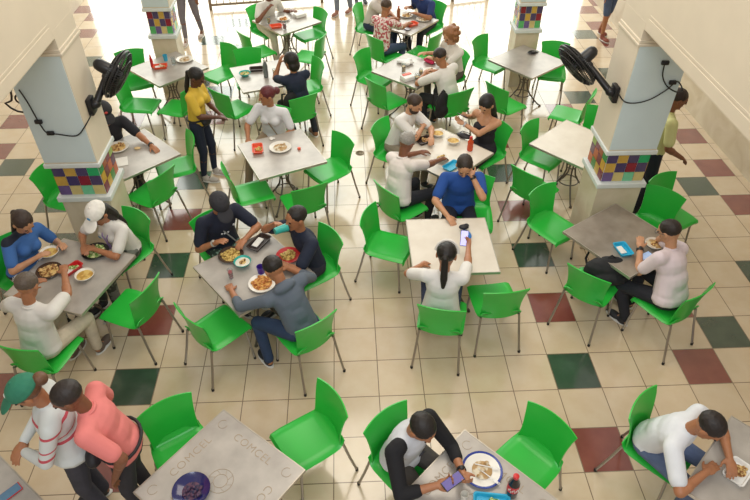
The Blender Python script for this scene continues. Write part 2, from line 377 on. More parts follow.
CHAIRS = [
 (-3.44,5.64,202,'green chair behind the left black fan, the farther of two'),
 (-3.22,4.86,262,'empty green chair just under the black fan near the man in a black cap'),
 (-2.63,4.74,69,'empty green chair standing behind the back of the yellow-shirted waitress'),
 (-1.83,4.66,320,'empty green chair directly in front of the yellow-shirted waitress'),
 (-2.18,5.82,138,'tall-looking empty green chair at the corner of the table with the metal bottle'),
 (-1.7,5.62,188,'empty green chair tucked behind the table with metal bottle and teal bowl'),
 (-1.68,6.6,306,'empty green chair seen side-on, left of the farthest table'),
 (-1.62,7.5,222,'green chair under the man in white trousers at the farthest table'),
 (-0.83,7.3,125,'empty green chair at the right end of the man in white trousers table'),
 (-0.82,6.39,66,'empty green chair between the dark-haired woman and the farthest table'),
 (-0.85,5.3,115,'green chair just behind the dark-haired woman resting her head on her hand'),
 (-0.93,4.50,30,'green chair under the dark-haired woman, seen from behind'),
 (-0.47,3.08,128,'empty green chair right of the table with the white plate and orange cap'),
 (-0.76,2.42,24,'empty green chair before the beige table with white plate, back to camera'),
 (-1.4,2.64,292,'empty green chair between the man in black cap and the beige table with orange basket'),
 (-2.38,3.23,112,'empty green chair beside the waitress feet, at the grey table'),
 (-2.55,2.66,58,'empty green chair near the marble column base, seen from behind, by the grey table'),
 (-3.50,2.62,250,'green chair half hidden behind the mosaic column'),
 (-3.50,1.27,243,'green chair under the woman in the blue tunic'),
 (-2.60,1.62,144,'green chair under the woman in the white cap'),
 (-2.33,0.79,66,'empty green chair at the end of the table of three beside the column'),
 (-2.97,0.27,345,'green chair under the white-shirted man seen from behind at the grey table'),
 (-1.49,0.5,314,'empty green chair left of the man in the grey hooded sweater'),
 (-0.68,0.41,36,'green chair under the man in the grey hooded sweater'),
 (-0.62,1.27,124,'green chair under the man drinking from a teal cup'),
 (-1.56,1.56,216,'green chair under the man in a black cap and navy shirt'),
 (0.18,1.61,246,'empty green chair left of the table where a woman holds up her phone'),
 (0.37,2.28,306,'green chair under the grey-haired man in a pale shirt'),
 (0.38,3.42,236,'green chair under the bearded man in the white t-shirt'),
 (1.17,2.08,172,'green chair under the man in the blue polo shirt'),
 (1.52,3.34,128,'green chair under the woman in the black strappy top'),
 (2.06,4.62,306,'empty green chair behind the woman in the black strappy top'),
 (1.24,4.57,28,'green chair under the man in white shirt with a black bag'),
 (0.21,5.55,234,'empty green chair at the foam box table, farther of two side by side'),
 (0.36,4.83,310,'empty green chair nearest the camera at the table with the foam box'),
 (1.07,6.46,50,'empty green chair between the curly-haired woman and the man in blue'),
 (0.42,6.38,308,'green chair under the man in the floral shirt'),
 (0.22,7.52,247,'green chair under the man in grey-white shirt beside the floral shirt'),
 (1.26,7.55,136,'green chair under the man in the dark blue shirt at the far table'),
 (1.34,5.55,118,'green chair under the curly-haired woman'),
 (2.09,5.99,225,'empty green chair left of the bare table by the far right column'),
 (3.02,5.68,165,'empty green chair right of the bare table by the far right column'),
 (2.92,4.32,58,'empty green chair below the right-hand black fan, standing alone'),
 (2.98,3.60,140,'empty green chair peeking out behind the near right column'),
 (2.25,3.27,225,'empty green chair at the left corner of the pale bare table by the right column'),
 (1.98,2.55,312,'empty green chair seen from behind, partly overlapped, over a red tile'),
 (2.03,1.86,213,'empty green chair at the left corner of the brown table, overlapping another'),
 (3.42,2.02,205,'empty green chair behind another at the right column, by the standing man in yellow'),
 (3.08,1.77,137,'empty green chair facing the brown table, just beyond the eating man in pale pink'),
 (2.16,0.88,318,'green chair with a black backpack on its seat'),
 (2.82,0.62,31,'green chair under the man in the pale pink shirt'),
 (0.62,0.55,346,'green chair under the woman in white with the ponytail'),
 (1.16,0.74,5,'empty green chair beside the woman in white with the ponytail'),
 (-1.55,-0.80,212,'empty green chair at the upper edge of the table with dark blue bowl'),
 (-0.60,-0.70,122,'empty green chair to the right of the engraved table with the dark blue bowl'),
 (0.15,-0.95,219,'green chair under the man in the black and white baseball tee'),
 (1.06,-1.00,130,'empty green chair at the table with the cola bottle'),
 (2.14,-0.90,222,'green chair under the person in white at the lower right'),
 (-3.20,3.48,214,'green chair under the man in a black t-shirt behind the mosaic column'),
 (-1.22,3.78,168,'green chair under the red-haired woman in the white blouse'),
]
for i, (x, y, a, lab) in enumerate(CHAIRS):
    o = proto if i == 0 else copy_tree(proto, proto_tree)
    o.location = (x, y, 0); o.rotation_euler = (0, 0, R(a)); o['label'] = lab; o['category'] = 'chair'; o['group'] = 'green cafe chairs'

# ------------------------------------------------------------------ tables
def make_table():
    t = thing('cafe_table', 'x', 'table')
    b = MB(); b.box((0, 0, .7385), (.826, .826, .023)); b.build('tabletop', M_table, t, smooth=False, bevel=.003)
    b = MB()
    for s in (-1, 1): b.box((s*.416, 0, .7375), (.008, .84, .028)); b.box((0, s*.416, .7375), (.824, .008, .028))
    b.build('edge_band', M_tedge, t, smooth=False)
    for k in range(4):
        a = PI/4+k*PI/2; ca, sa = math.cos(a), math.sin(a)
        pr = [(.21, .722), (.17, .66), (.11, .56), (.065, .46), (.055, .38), (.075, .29), (.13, .20), (.20, .11), (.27, .04), (.31, .018)]
        b = MB(); b.tube([(r*ca, r*sa, z) for r, z in pr], .0115); b.cone((.31*ca, .31*sa, 0), .020, (.31*ca, .31*sa, .022), .015); b.build('leg', M_iron, t)
    for r, z in ((.058, .42), (.125, .21)):
        b = MB(); b.tube([(r*math.cos(q*PI/12), r*math.sin(q*PI/12), z) for q in range(24)], .008, 6, closed=True); b.build('ring', M_iron, t)
    b = MB(); b.box((0, 0, .722), (.36, .03, .01), PI/4); b.box((0, 0, .716), (.36, .03, .01), -PI/4); b.build('top_bracket', M_iron, t, smooth=False)
    return t
tproto = make_table(); ttree = tree_of(tproto, list(C.objects))
TABLES = [
 (-2.86,5.41,45,'square table at the foot of the far left column, orange basket and white plate'),
 (-1.21,7.15,40.5,'farthest square table, shared by the man in white trousers'),
 (-1.41,5.12,20,'square table with a teal bowl and a tall metal bottle'),
 (-1.03,3.02,24,'square beige table with a white plate, an orange tray and an orange cap'),
 (0.79,7.05,50,'square table crowded by three men near the railing'),
 (0.74,5.20,47,'square table with a white foam box and glasses of juice'),
 (0.94,2.93,43,'square table with two soup bowls and a red bottle'),
 (2.53,5.44,38,'bare square table at the foot of the far right column'),
 (2.60,3.07,42,'bare pale table half behind the near right column'),
 (2.54,1.28,32.5,'brownish square table with a light blue tray'),
 (0.78,1.25,0,'cream square table with a blue packet, woman holding a phone'),
 (-1.16,0.96,38,'square table with a teal bowl, a red plate and fries between three men'),
 (-2.88,0.98,70,'square grey table with red tray between three diners'),
 (-2.83,3.07,43,'grey table behind the near left column, with one food plate'),
 (-1.18,-1.19,50.5,'square table with COMCEL lettering and a dark blue bowl'),
 (0.58,-1.45,44,'square table with a cola bottle and a blue-rimmed plate'),
 (-2.86,-1.41,50.5,'table corner with a red-edged phone at the lower left'),
 (2.62,-1.42,42,'square table before the person in white at the lower right'),
]
def worn(name, c0, c1, rough, metal):
    m = mat(name, c0, rough, metal, var=0); nt = m.node_tree
    tc = nt.nodes.new('ShaderNodeTexCoord'); n = nt.nodes.new('ShaderNodeTexNoise'); n.inputs['Scale'].default_value = 4; n.inputs['Detail'].default_value = 8
    nt.links.new(tc.outputs['Object'], n.inputs['Vector']); cr = nt.nodes.new('ShaderNodeValToRGB'); nt.links.new(n.outputs['Fac'], cr.inputs[0])
    cr.color_ramp.elements[0].position = .35; cr.color_ramp.elements[0].color = lin(c0); cr.color_ramp.elements[1].position = .65; cr.color_ramp.elements[1].color = lin(c1)
    nt.links.new(cr.outputs[0], base_in(m)); return m
W_brown = worn('worn_brown_tabletop', '857a6e', 'a0968a', .32, .25); W_grey = worn('worn_grey_tabletop', 'a39d96', 'bab4ac', .28, .15); W_cream = worn('cream_tabletop', 'd3cabb', 'dfd8cb', .3, 0)
TOPS = {0: W_grey, 7: W_grey, 9: W_brown, 12: W_grey, 13: W_grey, 8: W_cream, 10: W_cream, 6: W_cream}
for i, (x, y, a, lab) in enumerate(TABLES):
    o = tproto if i == 0 else copy_tree(tproto, ttree)
    o.location = (x, y, 0); o.rotation_euler = (0, 0, R(a)); o['label'] = lab; o['category'] = 'table'; o['group'] = 'square cafe tables'
    tk = TOPS.get(i)
    if tk:
        for c in bpy.data.objects:
            if c.parent == o and c.name.startswith('tabletop'): c.material_slots[0].link = 'OBJECT'; c.material_slots[0].material = tk
    TABLES[i] = TABLES[i]+(o,)
def engrave(tobj, txt, x, y, rz, size, spacing=1.0):
    cu = bpy.data.curves.new('lettering', 'FONT'); cu.body = txt; cu.size = size; cu.align_x = 'CENTER'; cu.align_y = 'CENTER'; cu.extrude = .0006; cu.offset = -.0012; cu.space_character = spacing
    tmp = bpy.data.objects.new('tmp', cu); C.objects.link(tmp)
    me = bpy.data.meshes.new_from_object(tmp.evaluated_get(bpy.context.evaluated_depsgraph_get())); bpy.data.objects.remove(tmp)
    o = link('lettering', me, M_engrave, tobj, smooth=False); o.location = (x, y, .7508); o.rotation_euler = (0, 0, rz)
for ti in (14, 15):
    to = TABLES[ti][-1]
    for k in range(4):
        a = k*PI/2; x, y = (0, .31); engrave(to, 'COMCEL', x*math.cos(a)-y*math.sin(a), x*math.sin(a)+y*math.cos(a), a, .085, 1.12)
    for k in range(4):
        a = PI/4+k*PI/2; b = MB(); cx, cy = .46*math.cos(a), .46*math.sin(a)
        b.tube([(cx+.035*math.cos(q*PI/10), cy+.035*math.sin(q*PI/10), .7505) for q in range(17)], .002, 5); b.build('corner_emblem', M_engrave, to)
    b = MB()
    for rr_ in (.05, .09): b.tube([(rr_*math.cos(q*PI/12), rr_*math.sin(q*PI/12), .7505) for q in range(24)], .002, 5, closed=True)
    for q in range(8): b.tube([(.05*math.cos(q*PI/4), .05*math.sin(q*PI/4), .7505), (.088*math.cos(q*PI/4+.3), .088*math.sin(q*PI/4+.3), .7505)], .0015, 5)
    b.build('centre_emblem', M_engrave, to)

# ------------------------------------------------------------------ people
tmp_scene = bpy.data.scenes.new('workbench')
def fuse(mb, name, voxel, smooth=3):
    me = mb.mesh(name); o = bpy.data.objects.new('fuse_tmp', me); tmp_scene.collection.objects.link(o)
    r = o.modifiers.new('r', 'REMESH'); r.mode = 'VOXEL'; r.voxel_size = voxel; r.use_smooth_shade = True
    if smooth: s = o.modifiers.new('s', 'SMOOTH'); s.factor = .5; s.iterations = smooth
    with bpy.context.temp_override(scene=tmp_scene, view_layer=tmp_scene.view_layers[0]):
        dg = bpy.context.evaluated_depsgraph_get(); dg.update()
    m2 = bpy.data.meshes.new_from_object(o.evaluated_get(dg)); m2.name = name
    bpy.data.objects.remove(o); bpy.data.meshes.remove(me)
    return m2
def ik(a, b, l1, l2, pole):
    a = Vector(a); b = Vector(b); d = b-a; L = d.length
    mx = (l1+l2)*.995
    if L > mx: b = a+d*(mx/L); d = b-a; L = mx
    x = (l1*l1-l2*l2+L*L)/(2*L); h = math.sqrt(max(l1*l1-x*x, 0)); u = d.normalized()
    p = Vector(pole); p = p-u*p.dot(u)
    if p.length < 1e-4: p = u.orthogonal()
    return a+u*x+p.normalized()*h, b
def hand(mb, w, d, n, side, s=1.0, curl=.5):
    """palm, four fingers and a thumb; d direction, n palm normal, side +1 right / -1 left"""
    w = Vector(w); d = Vector(d).normalized(); n = Vector(n); n = (n-d*n.dot(d))
    if n.length < 1e-3: n = d.orthogonal()
    n.normalize(); t = d.cross(n)*side           # towards the thumb
    q = Matrix((t, d, n)).transposed()
    mb.ell(w+d*.045*s, (.041*s, .052*s, .017*s), q)
    mb.cap(w-d*.01*s, .026*s, w+d*.03*s, .026*s)
    for i, (o, l) in enumerate(((.030, .072), (.010, .080), (-.010, .075), (-.029, .060))):
        b = w+d*(.078-.006*(i == 3))*s+t*o*s
        sp = t*(o*1.6)
        d1 = (d*math.cos(curl*.6)+n*math.sin(curl*.6)+sp).normalized(); d2 = (d*math.cos(curl*1.7)+n*math.sin(curl*1.7)+sp).normalized()
        m = b+d1*l*.5*s; mb.cap(w+d*.05*s+t*o*.8*s, .009*s, b, .0092*s, 8); mb.cap(b, .0090*s, m, .0085*s, 8); mb.cap(m, .0085*s, m+d2*l*.5*s, .0072*s, 8)
    tb = w+d*.02*s+t*.028*s; td = (d*.65+t*.7+n*.25).normalized(); tm = tb+td*.035*s
    mb.cap(tb, .014*s, tm, .0105*s, 8); mb.cap(tm, .0105*s, tm+(td*.6+d*.5+n*.2).normalized()*.03*s, .0085*s, 8)
SKIN = {'tan': 'a8714f', 'brown': '7d4e36', 'dark': '5a3626', 'fair': 'c08e6c'}
def person(loc, rz, label, pose='sit', skin='brown', female=False, lean=12, side=0, twist=0, hy=0, hp=15, rh=(.16, .36, .78), lh=(-.16, .36, .78),
           relb=(.55, -.35, -1), lelb=(-.55, -.35, -1), top=('3a3a3a', 'short'), bottom=('2a2d38', 'long'), hair=('short', '1c1512'), shoes='2a2a2e',
           feet=None, size=1.0, fat=1.0, vox=.0085, rpalm=(0, 0, -1), lpalm=(0, 0, -1), rcurl=.5, lcurl=.5, pelvis=None, beard=None, cap=None, extras=(), seat=.46, hipturn=0, lift=True):
    root = thing('person', label, 'person', loc, R(rz), 'people in the food court')
    root.scale = (size,)*3
    SK = mat('skin_'+skin, SKIN[skin], .5, var=.06, scale=20)
    g = .93 if female else 1.0
    if pose == 'sit': P = Vector((0, -.03, seat/size+.10))
    else: P = Vector((0, 0, .90))
    if pelvis: P = Vector(pelvis)
    q1 = Euler((-R(lean)*.75, R(side)*.8, 0)).to_matrix()
    q2 = Euler((-R(lean)*1.25, R(side)*1.1, R(twist))).to_matrix()
    U1, X1 = q1@Vector((0, 0, 1)), Matrix.Rotation(R(hipturn), 3, 'Z')@Vector((1, 0, 0))
    U2, X2, F2 = q2@Vector((0, 0, 1)), q2@Vector((1, 0, 0)), q2@Vector((0, 1, 0))
    waist = P+U1*.17; chest = waist+U2*.14; neck = waist+U2*.315
    sw = .182*g
    shr = neck-U2*.055+X2*sw; shl = neck-U2*.055-X2*sw
    HQ = Euler((-R(hp), 0, 0)).to_matrix(); HQ = Matrix.Rotation(R(hy), 3, 'Z')@HQ; HQ = HQ*1.09
    hu, hf, hx = HQ@Vector((0, 0, 1)), HQ@Vector((0, 1, 0)), HQ@Vector((1, 0, 0))
    hc = neck+(U2*.4+Vector((0, 0, 1))*.6).normalized()*.085+hu*.075+hf*.012
    def arm(sh, tg, pole, sx):
        for t in [i/12 for i in range(13)]:
            pp = Vector(pole).normalized()*(1-t)+Vector((sx*.9, -.1, .45))*t
            e_, w_ = ik(sh, tg, .285*g, .25*g, pp)
            if pose != 'sit' or not lift or e_.z*size > .79 or e_.y < .14: break
        return e_, w_
    er, wr = arm(shr, rh, relb, 1); el, wl = arm(shl, lh, lelb, -1)
    hipr, hipl = P+X1*.085, P-X1*.085
    if feet is None: feet = ((.10, .40, .0), (-.10, .40, .0)) if pose == 'sit' else ((.09, .02, 0), (-.09, .02, 0))
    ank = [Vector(feet[0])+Vector((0, -.03, .085)), Vector(feet[1])+Vector((0, -.03, .085))]
    kp = (0, 1, .9) if pose == 'sit' else (0, 1, 0)
    lt, ls = (.43, .42) if pose == 'sit' else (.418, .405)
    kr, ar = ik(hipr, ank[0], lt, ls, (kp[0]+.25, kp[1], kp[2])); kl, al = ik(hipl, ank[1], lt, ls, (kp[0]-.25, kp[1], kp[2]))
    slv = top[1]; fat_ = fat
    def torso(mb, e, f=1.0, low=True):
        Q1 = Matrix((X1, q1@Vector((0, 1, 0)), U1)).transposed(); Q2 = q2
        if low: mb.ell(P+U1*.02, (.152*fat_+e, .112*fat_+e, .12+e), Q1)
        mb.ell(waist, (.128*fat_*g+e, .098*fat_+e, .15+e), Q1)
        mb.ell(chest+U2*.02, (.150*fat_**.5*g+e, .106*fat_**.5+e, .15+e), Q2)
        mb.cap(shr-X2*.012-U2*.01, .060*g+e, shl+X2*.012-U2*.01, .060*g+e)
        mb.cap(chest+U2*.06+X2*.07, .085*g+e, chest+U2*.06-X2*.07, .085*g+e)
        if female:
            for s in (-1, 1): mb.ell(chest+U2*.015+F2*.085+X2*.062*s, (.058+e, .05+e, .058+e), Q2)
        mb.cap(neck-U2*.06, .075+e*.6, neck-U2*.012, .054+e*.6)
    b = MB(); torso(b, -.006)
    b.cap(neck-U2*.03, .052*g, hc-hu*.055-hf*.012, .050*g)
    # head
    b.ell(hc+hu*.022-hf*.004, (.074, .093, .085), HQ, 18, 12); b.ell(hc+hf*.022-hu*.050, (.054, .060, .062), HQ); b.ell(hc+hf*.012-hu*.02, (.064, .075, .07), HQ)
    b.cap(hc+hf*.088+hu*.012, .009, hc+hf*.102-hu*.018, .013, 8); b.ell(hc+hf*.094-hu*.018, (.017, .012, .009), HQ)
    b.ell(hc+hf*.072-hu*.048, (.024, .014, .010), HQ); b.ell(hc+hf*.068-hu*.085, (.022, .018, .016), HQ)
    b.cap(hc+hf*.080+hu*.024-hx*.035, .009, hc+hf*.080+hu*.024+hx*.035, .009, 8)
    for s in (-1, 1): b.ell(hc+hx*.076*s-hu*.004-hf*.004, (.010, .018, .029), HQ)
    for (sh, e_, w_, hs, pl, cl) in ((shr, er, wr, 1, rpalm, rcurl), (shl, el, wl, -1, lpalm, lcurl)):
        b.cap(sh, .054*g, sh+(e_-sh)*.35, .050*g); b.cap(sh, .050*g, e_, .041*g); b.cap(e_, .041*g, e_+(w_-e_)*.3, .042*g); b.cap(e_, .041*g, w_, .026*g)
        hand(b, w_, (w_-e_), pl, hs, g, cl)
    for h_, k_, a_, ft in ((hipr, kr, ar, feet[0]), (hipl, kl, al, feet[1])):
        b.cap(h_, .080, k_, .052); b.cap(k_, .052, k_+(a_-k_)*.35, .052); b.cap(k_, .048, a_, .034); b.cap(a_-Vector((0, 0, .03)), .034, Vector(ft)+Vector((0, .09, .035)), .028)
    link('body', fuse(b, 'body', vox*.8, 2), SK, root)
    # eyes and mouth
    for s in (-1, 1):
        e = MB(); e.ell(hc+hf*.0815+hu*.008+hx*.031*s, (.0125, .008, .0075), HQ, 8, 6); e.build('eye', mat('eye_dark', '2c2320', .2, var=0), root)
    e = MB(); e.ell(hc+hf*.083-hu*.049, (.021, .006, .0055), HQ, 8, 6); e.build('mouth', mat('lip_'+skin, '7c4038', .5, var=0), root)
    # clothes
    tm = top[0] if not isinstance(top[0], str) else mat('cloth_'+top[0], top[0], .85, var=.04, scale=9, bump=.25)
    s = MB(); torso(s, .010)
    s.ell(P+U1*.015, (.168*fat_, .128*fat_, .11), None); s.cap(P+U1*.06+X1*.055*fat_, .102*fat_**.7, waist+U2*.10+X2*.05, .100*g); s.cap(P+U1*.06-X1*.055*fat_, .102*fat_**.7, waist+U2*.10-X2*.05, .100*g)
    sl = .62 if slv == 'short' else 0
    if slv == 'tank':
        s = MB(); Q1 = Matrix((X1, q1@Vector((0, 1, 0)), U1)).transposed()
        s.ell(P+U1*.02, (.165, .125, .13), Q1); s.ell(waist, (.138*g, .108, .15), Q1); s.ell(chest-U2*.01, (.155*g, .116, .10), q2)
        for k in (-1, 1): s.ell(chest+U2*.01+F2*.085+X2*.062*k, (.066, .058, .062), q2)
        for k in (-1, 1): s.tube([chest+U2*.05+F2*.115+X2*.07*k, neck-U2*.02+F2*.045+X2*.085*k, neck-U2*.02-F2*.03+X2*.085*k, chest+U2*.04-F2*.105+X2*.07*k], .006, 6)
    for (sh, e_, w_, X) in ((shr, er, wr, 1), (shl, el, wl, -1)):
        if slv == 'short': s.cap(sh, .068*g, sh+(e_-sh)*.74, .063*g)
        elif slv == 'long': s.cap(sh, .060*g, e_, .050*g); s.cap(e_, .049*g, e_+(w_-e_)*.93, .036*g)
        elif slv == 'three': s.cap(sh, .060*g, e_, .050*g); s.cap(e_, .050*g, e_+(w_-e_)*.4, .046*g)
        elif slv == 'raglan': s.cap(sh, .050*g, sh+(e_-sh)*.3, .046*g)
    if slv == 'hood' or 'hood' in extras: s.ell(neck-F2*.055-U2*.01, (.11, .065, .055), q2)
    so = link('shirt', fuse(s, 'shirt', vox*1.1, 12), tm, root)
    if 'pieces' in extras or slv == 'raglan':
        k = MB()
        for (sh, e_, w_) in ((shr, er, wr), (shl, el, wl)):
            k.cap(sh-X2*(.05 if sh is shr else -.05)+U2*.012, .066, sh, .066); k.cap(sh, .066, e_, .053); k.cap(e_, .053, e_+(w_-e_)*.45, .047)
        link('sleeve', fuse(k, 'sleeve', vox*1.1, 3), mat('cloth_black', '15151a', .85, var=.1, bump=.3), root)
    # collar
    if 'collar' in extras:
        k = MB(); k.tube([neck-U2*.012+(F2*.062*math.cos(a)+X2*.062*math.sin(a))-U2*.03*max(math.cos(a), 0) for a in [i*PI/9 for i in range(18)]], .011, 6, closed=True); k.build('collar', tm, so)
    bm_ = mat('cloth_'+bottom[0], bottom[0], .85, var=.12, scale=12, bump=.35) if isinstance(bottom[0], str) else bottom[0]
    k = MB(); k.ell(P-Vector((0, 0, .012)), (.158*fat_, .122*fat_, .105), None)
    for h_, k_, a_ in ((hipr, kr, ar), (hipl, kl, al)):
        k.cap(h_, .092, k_, .064)
        if bottom[1] == 'long': k.cap(k_, .064, a_+(k_-a_)*.05, .050)
        elif bottom[1] == 'slim': k.cap(k_, .058, a_+(k_-a_)*.05, .041)
        elif bottom[1] == 'skirt': k.cap(h_, .10, k_, .085)
    link('trousers' if bottom[1] in ('long', 'slim') else 'skirt' if bottom[1] == 'skirt' else 'shorts', fuse(k, 'trousers', vox*1.1, 3), bm_, root)
    for a_, ft in ((ar, feet[0]), (al, feet[1])):
        k = MB(); c = Vector(ft); k.ell(c+Vector((0, .10, .038)), (.046, .085, .036)); k.ell(c+Vector((0, 0, .042)), (.042, .065, .045)); k.cap(c+Vector((0, -.02, .06)), .040, c+Vector((0, -.02, .095)), .041)
        sh_ = link('shoe', fuse(k, 'shoe', vox, 2), mat('shoe_'+shoes, shoes, .6), root)
        k = MB(); k.ell(c+Vector((0, .06, .010)), (.050, .140, .012)); k.build('sole', mat('sole_white', 'd8d4cc', .7), sh_)
    # hair
    style, hcol = hair[0], hair[1]
    HM = mat('hair_'+hcol, hcol, .55, var=.18, scale=70, bump=.35)
    k = MB()
    if style in ('short', 'fade'): k.ell(hc+hu*.036-hf*.014, (.081, .094, .081), HQ)
    elif style == 'balding': k.ell(hc+hu*.024-hf*.020, (.080, .090, .072), HQ)
    elif style == 'bob': k.ell(hc+hu*.030-hf*.020, (.090, .100, .092), HQ); k.ell(hc-hu*.05-hf*.04, (.085, .065, .08), HQ)
    elif style == 'bun': k.ell(hc+hu*.034-hf*.014, (.083, .096, .084), HQ); k.ell(hc+hu*.02-hf*.12, (.045, .04, .045), HQ)
    elif style == 'pony':
        k.ell(hc+hu*.034-hf*.014, (.083, .096, .084), HQ)
        bk = hc-hf*.105; k.ell(bk, (.03, .03, .03), HQ)
        nb = neck-F2*.10; k.cap(bk, .030, nb, .034); k.cap(nb, .034, nb-U2*.08-F2*.015, .018)
    elif style == 'long':
        k.ell(hc+hu*.034-hf*.014, (.086, .100, .086), HQ); nb = neck-F2*.075
        k.cap(hc-hf*.05-hu*.03, .075, nb, .07); k.ell(nb-U2*.12-F2*.03, (.085, .035, .14), q2)
    elif style == 'curly':
        k.ell(hc+hu*.030-hf*.025, (.105, .105, .10), HQ)
        for i in range(26):
            a = i*2.4; z = -.9+1.7*i/26; rr_ = math.sqrt(max(1-z*z, .05)); v = HQ@Vector((rr_*math.cos(a)*.10, rr_*math.sin(a)*.10-.035, z*.10+.02))
            if (HQ.inverted()@v).y < .045: k.ell(hc+v, (.032, .032, .032))
        k.ell(hc-hu*.09-hf*.05, (.07, .05, .07), HQ)
    hm = fuse(k, 'hair', vox*.8 if vox < .009 else .008, 1)
    link('hair', hm, HM, root)
    if beard:
        k = MB(); k.ell(hc-hu*.066+hf*.030, (.060, .062, .048), HQ); k.ell(hc-hu*.03-hf*.0+hx*.0, (.0715, .04, .05), HQ)
        link('beard', fuse(k, 'beard', .006, 1), mat('hair_'+beard, beard, .6, var=.3, scale=60), root)
    if cap:
        cm = mat('cap_'+cap, cap, .8, bump=.2)
        k = MB(); k.ell(hc+hu*.042-hf*.010, (.091, .106, .088), HQ, low=.035)
        co = link('cap', fuse(k, 'cap', .006, 2), cm, root)
        k = MB(); k.ell(hc+hf*.120+hu*.034, (.072, .075, .008), Matrix(HQ)@Euler((-.25, 0, 0)).to_matrix()); k.build('brim', cm, co)
        k = MB(); k.ell(hc+hu*.129-hf*.010, (.009, .009, .006), HQ); k.build('button', cm, co)
        lg = {'e9e6df': '2f86b8', '2f7a60': 'd9dfd8', '26262b': 'b8403c'}.get(cap)
        if lg: k = MB(); k.ell(hc+hu*.075+hf*.078, (.022, .012, .018), HQ, 10, 6); k.build('cap_logo', mat('logo_'+lg, lg, .7), co)
    if 'headband' in extras:
        k = MB(); k.tube([hc+hu*(.028+.098*math.sin(a))+hx*.093*math.cos(a)+hf*.012 for a in [i*PI/16 for i in range(17)]], .013, 6); k.build('headband', mat('white_band', 'd9d4cc', .6), root)
    if 'glasses' in extras or 'glasses_up' in extras:
        gm = mat('black_frame', '1a1a1c', .3); z = .012 if 'glasses' in extras else .095; y = .098 if 'glasses' in extras else .062
        k = MB()
        for s_ in (-1, 1):
            k.tube([hc+hf*y+hu*(z+.017*math.sin(a))+hx*(.032*s_+.022*math.cos(a)) for a in [i*PI/7 for i in range(14)]], .002, 5, closed=True)
            k.tube([hc+hf*y+hu*z+hx*.055*s_, hc+hu*(z+.0)+hx*.085*s_-hf*.0], .002, 5)
        k.tube([hc+hf*y+hu*z-hx*.01, hc+hf*y+hu*z+hx*.01], .002, 5); k.build('eyeglasses', gm, root)
    for wname, arm, col in [x for x in extras if isinstance(x, tuple) and x[0] == 'watch']:
        w_, e_ = (wr, er) if arm == 'r' else (wl, el); d = (w_-e_).normalized(); c = w_-d*.02
        k = MB(); qq = rotfit(d); k.lathe([(.031, -.011), (.034, -.011), (.034, .011), (.031, .011)], c, 16, qq); k.ell(c+Vector((0, 0, .032)), (.018, .018, .007)); k.build('watch', mat('watch_'+col, col, .4), root)
    J = dict(root=root, P=P, waist=waist, chest=chest, neck=neck, shr=shr, shl=shl, wr=wr, wl=wl, er=er, el=el, hc=hc, U=U2, X=X2, F=F2, HQ=HQ, kr=kr, kl=kl)
    if 'lanyard' in extras:
        k = MB(); k.tube([neck-U2*.0+X2*.055, chest+F2*.125+U2*.06+X2*.03, chest+F2*.15-U2*.05], .006, 6); k.tube([neck-U2*.0-X2*.055, chest+F2*.125+U2*.06-X2*.03, chest+F2*.15-U2*.05], .006, 6); k.box(chest+F2*.155-U2*.09, (.05, .008, .07)); k.build('lanyard', mat('lilac_lanyard', '9a7fb4', .6), root)
    for x in extras:
        if isinstance(x, tuple) and x[0] == 'strap':
            k = MB(); k.tube([neck-U2*.01+X2*.09*x[1], chest+F2*.118+U2*.02+X2*.02*x[1], P+U1*.06+F2*.13-X2*.13*x[1]], .008, 6); k.build('bag_strap', mat('strap_'+x[2], x[2], .7), root)
        if isinstance(x, tuple) and x[0] == 'pouch':
            k = MB(); c = P+Vector((x[1], x[2], .06)); k.ell(c, (.11, .06, .07)); k.tube([P+Vector((.166*fat_*math.cos(a), .126*fat_*math.sin(a), .07)) for a in [i*PI/10 for i in range(20)]], .014, 6, closed=True)
            pm = link('waist_pouch', fuse(k, 'waist_pouch', .007, 2), mat('pouch_black', '1b1b20', .6, bump=.3), root)
        if isinstance(x, tuple) and x[0] == 'badge':   # small printed mark on the chest
            k = MB(); k.ell(chest+F2*.138+X2*x[1]+U2*x[2], (x[3], .008, x[3]), q2, 10, 6); k.build('chest_print', mat('print_'+x[4], x[4], .7), so)
    return J
WHITE = 'd9d6d0'
navy_print = mat('cloth_navy_print', '1a2033', .85, var=.1, bump=.3)
floral = pattern('floral_cloth', 'noise', ['e4d6cf', 'b8565c'], 26, lo=.50, hi=.53)
stripes = pattern('striped_knit', 'bands', ['cfd4d3', 'c4525e'], [(0, 0), (.30, 1), (.34, 0), (.42, 1), (.445, 0), (.62, 1), (.66, 0)], lo=.95, hi=1.5)
camo = pattern('camouflage_cloth', 'noise', ['3a3f38', '6c7068'], 14, lo=.48, hi=.52)
palms = pattern('leafy_print_cloth', 'noise', ['24382f', '7d9a8a'], 18, lo=.5, hi=.54)
speckled = pattern('black_white_print_cloth', 'voronoi', ['22222a', 'cfcfd4'], 60, lo=.3, hi=.4)
tunic = pattern('blue_tunic_cloth', 'bands', ['3f6fb4', '1d2436'], [(0, 1), (.22, 0), (.86, 1)], lo=.45, hi=1.1)

PEOPLE = []
def L(x, y, rz, tx, ty, tz, s=1.0):
    """a world point in the frame of somebody standing at x, y and turned by rz"""
    a = -R(rz); dx, dy = tx-x, ty-y
    return ((dx*math.cos(a)-dy*math.sin(a))/s, (dx*math.sin(a)+dy*math.cos(a))/s, tz/s)
def P_(x, y, rz, label, r=None, l=None, **k):
    s = k.get('size', 1.0)
    if r: k['rh'] = L(x, y, rz, *r, s)
    if l: k['lh'] = L(x, y, rz, *l, s)
    J = person((x, y, 0), rz, label, **k); PEOPLE.append(J); return J
TZ = .79
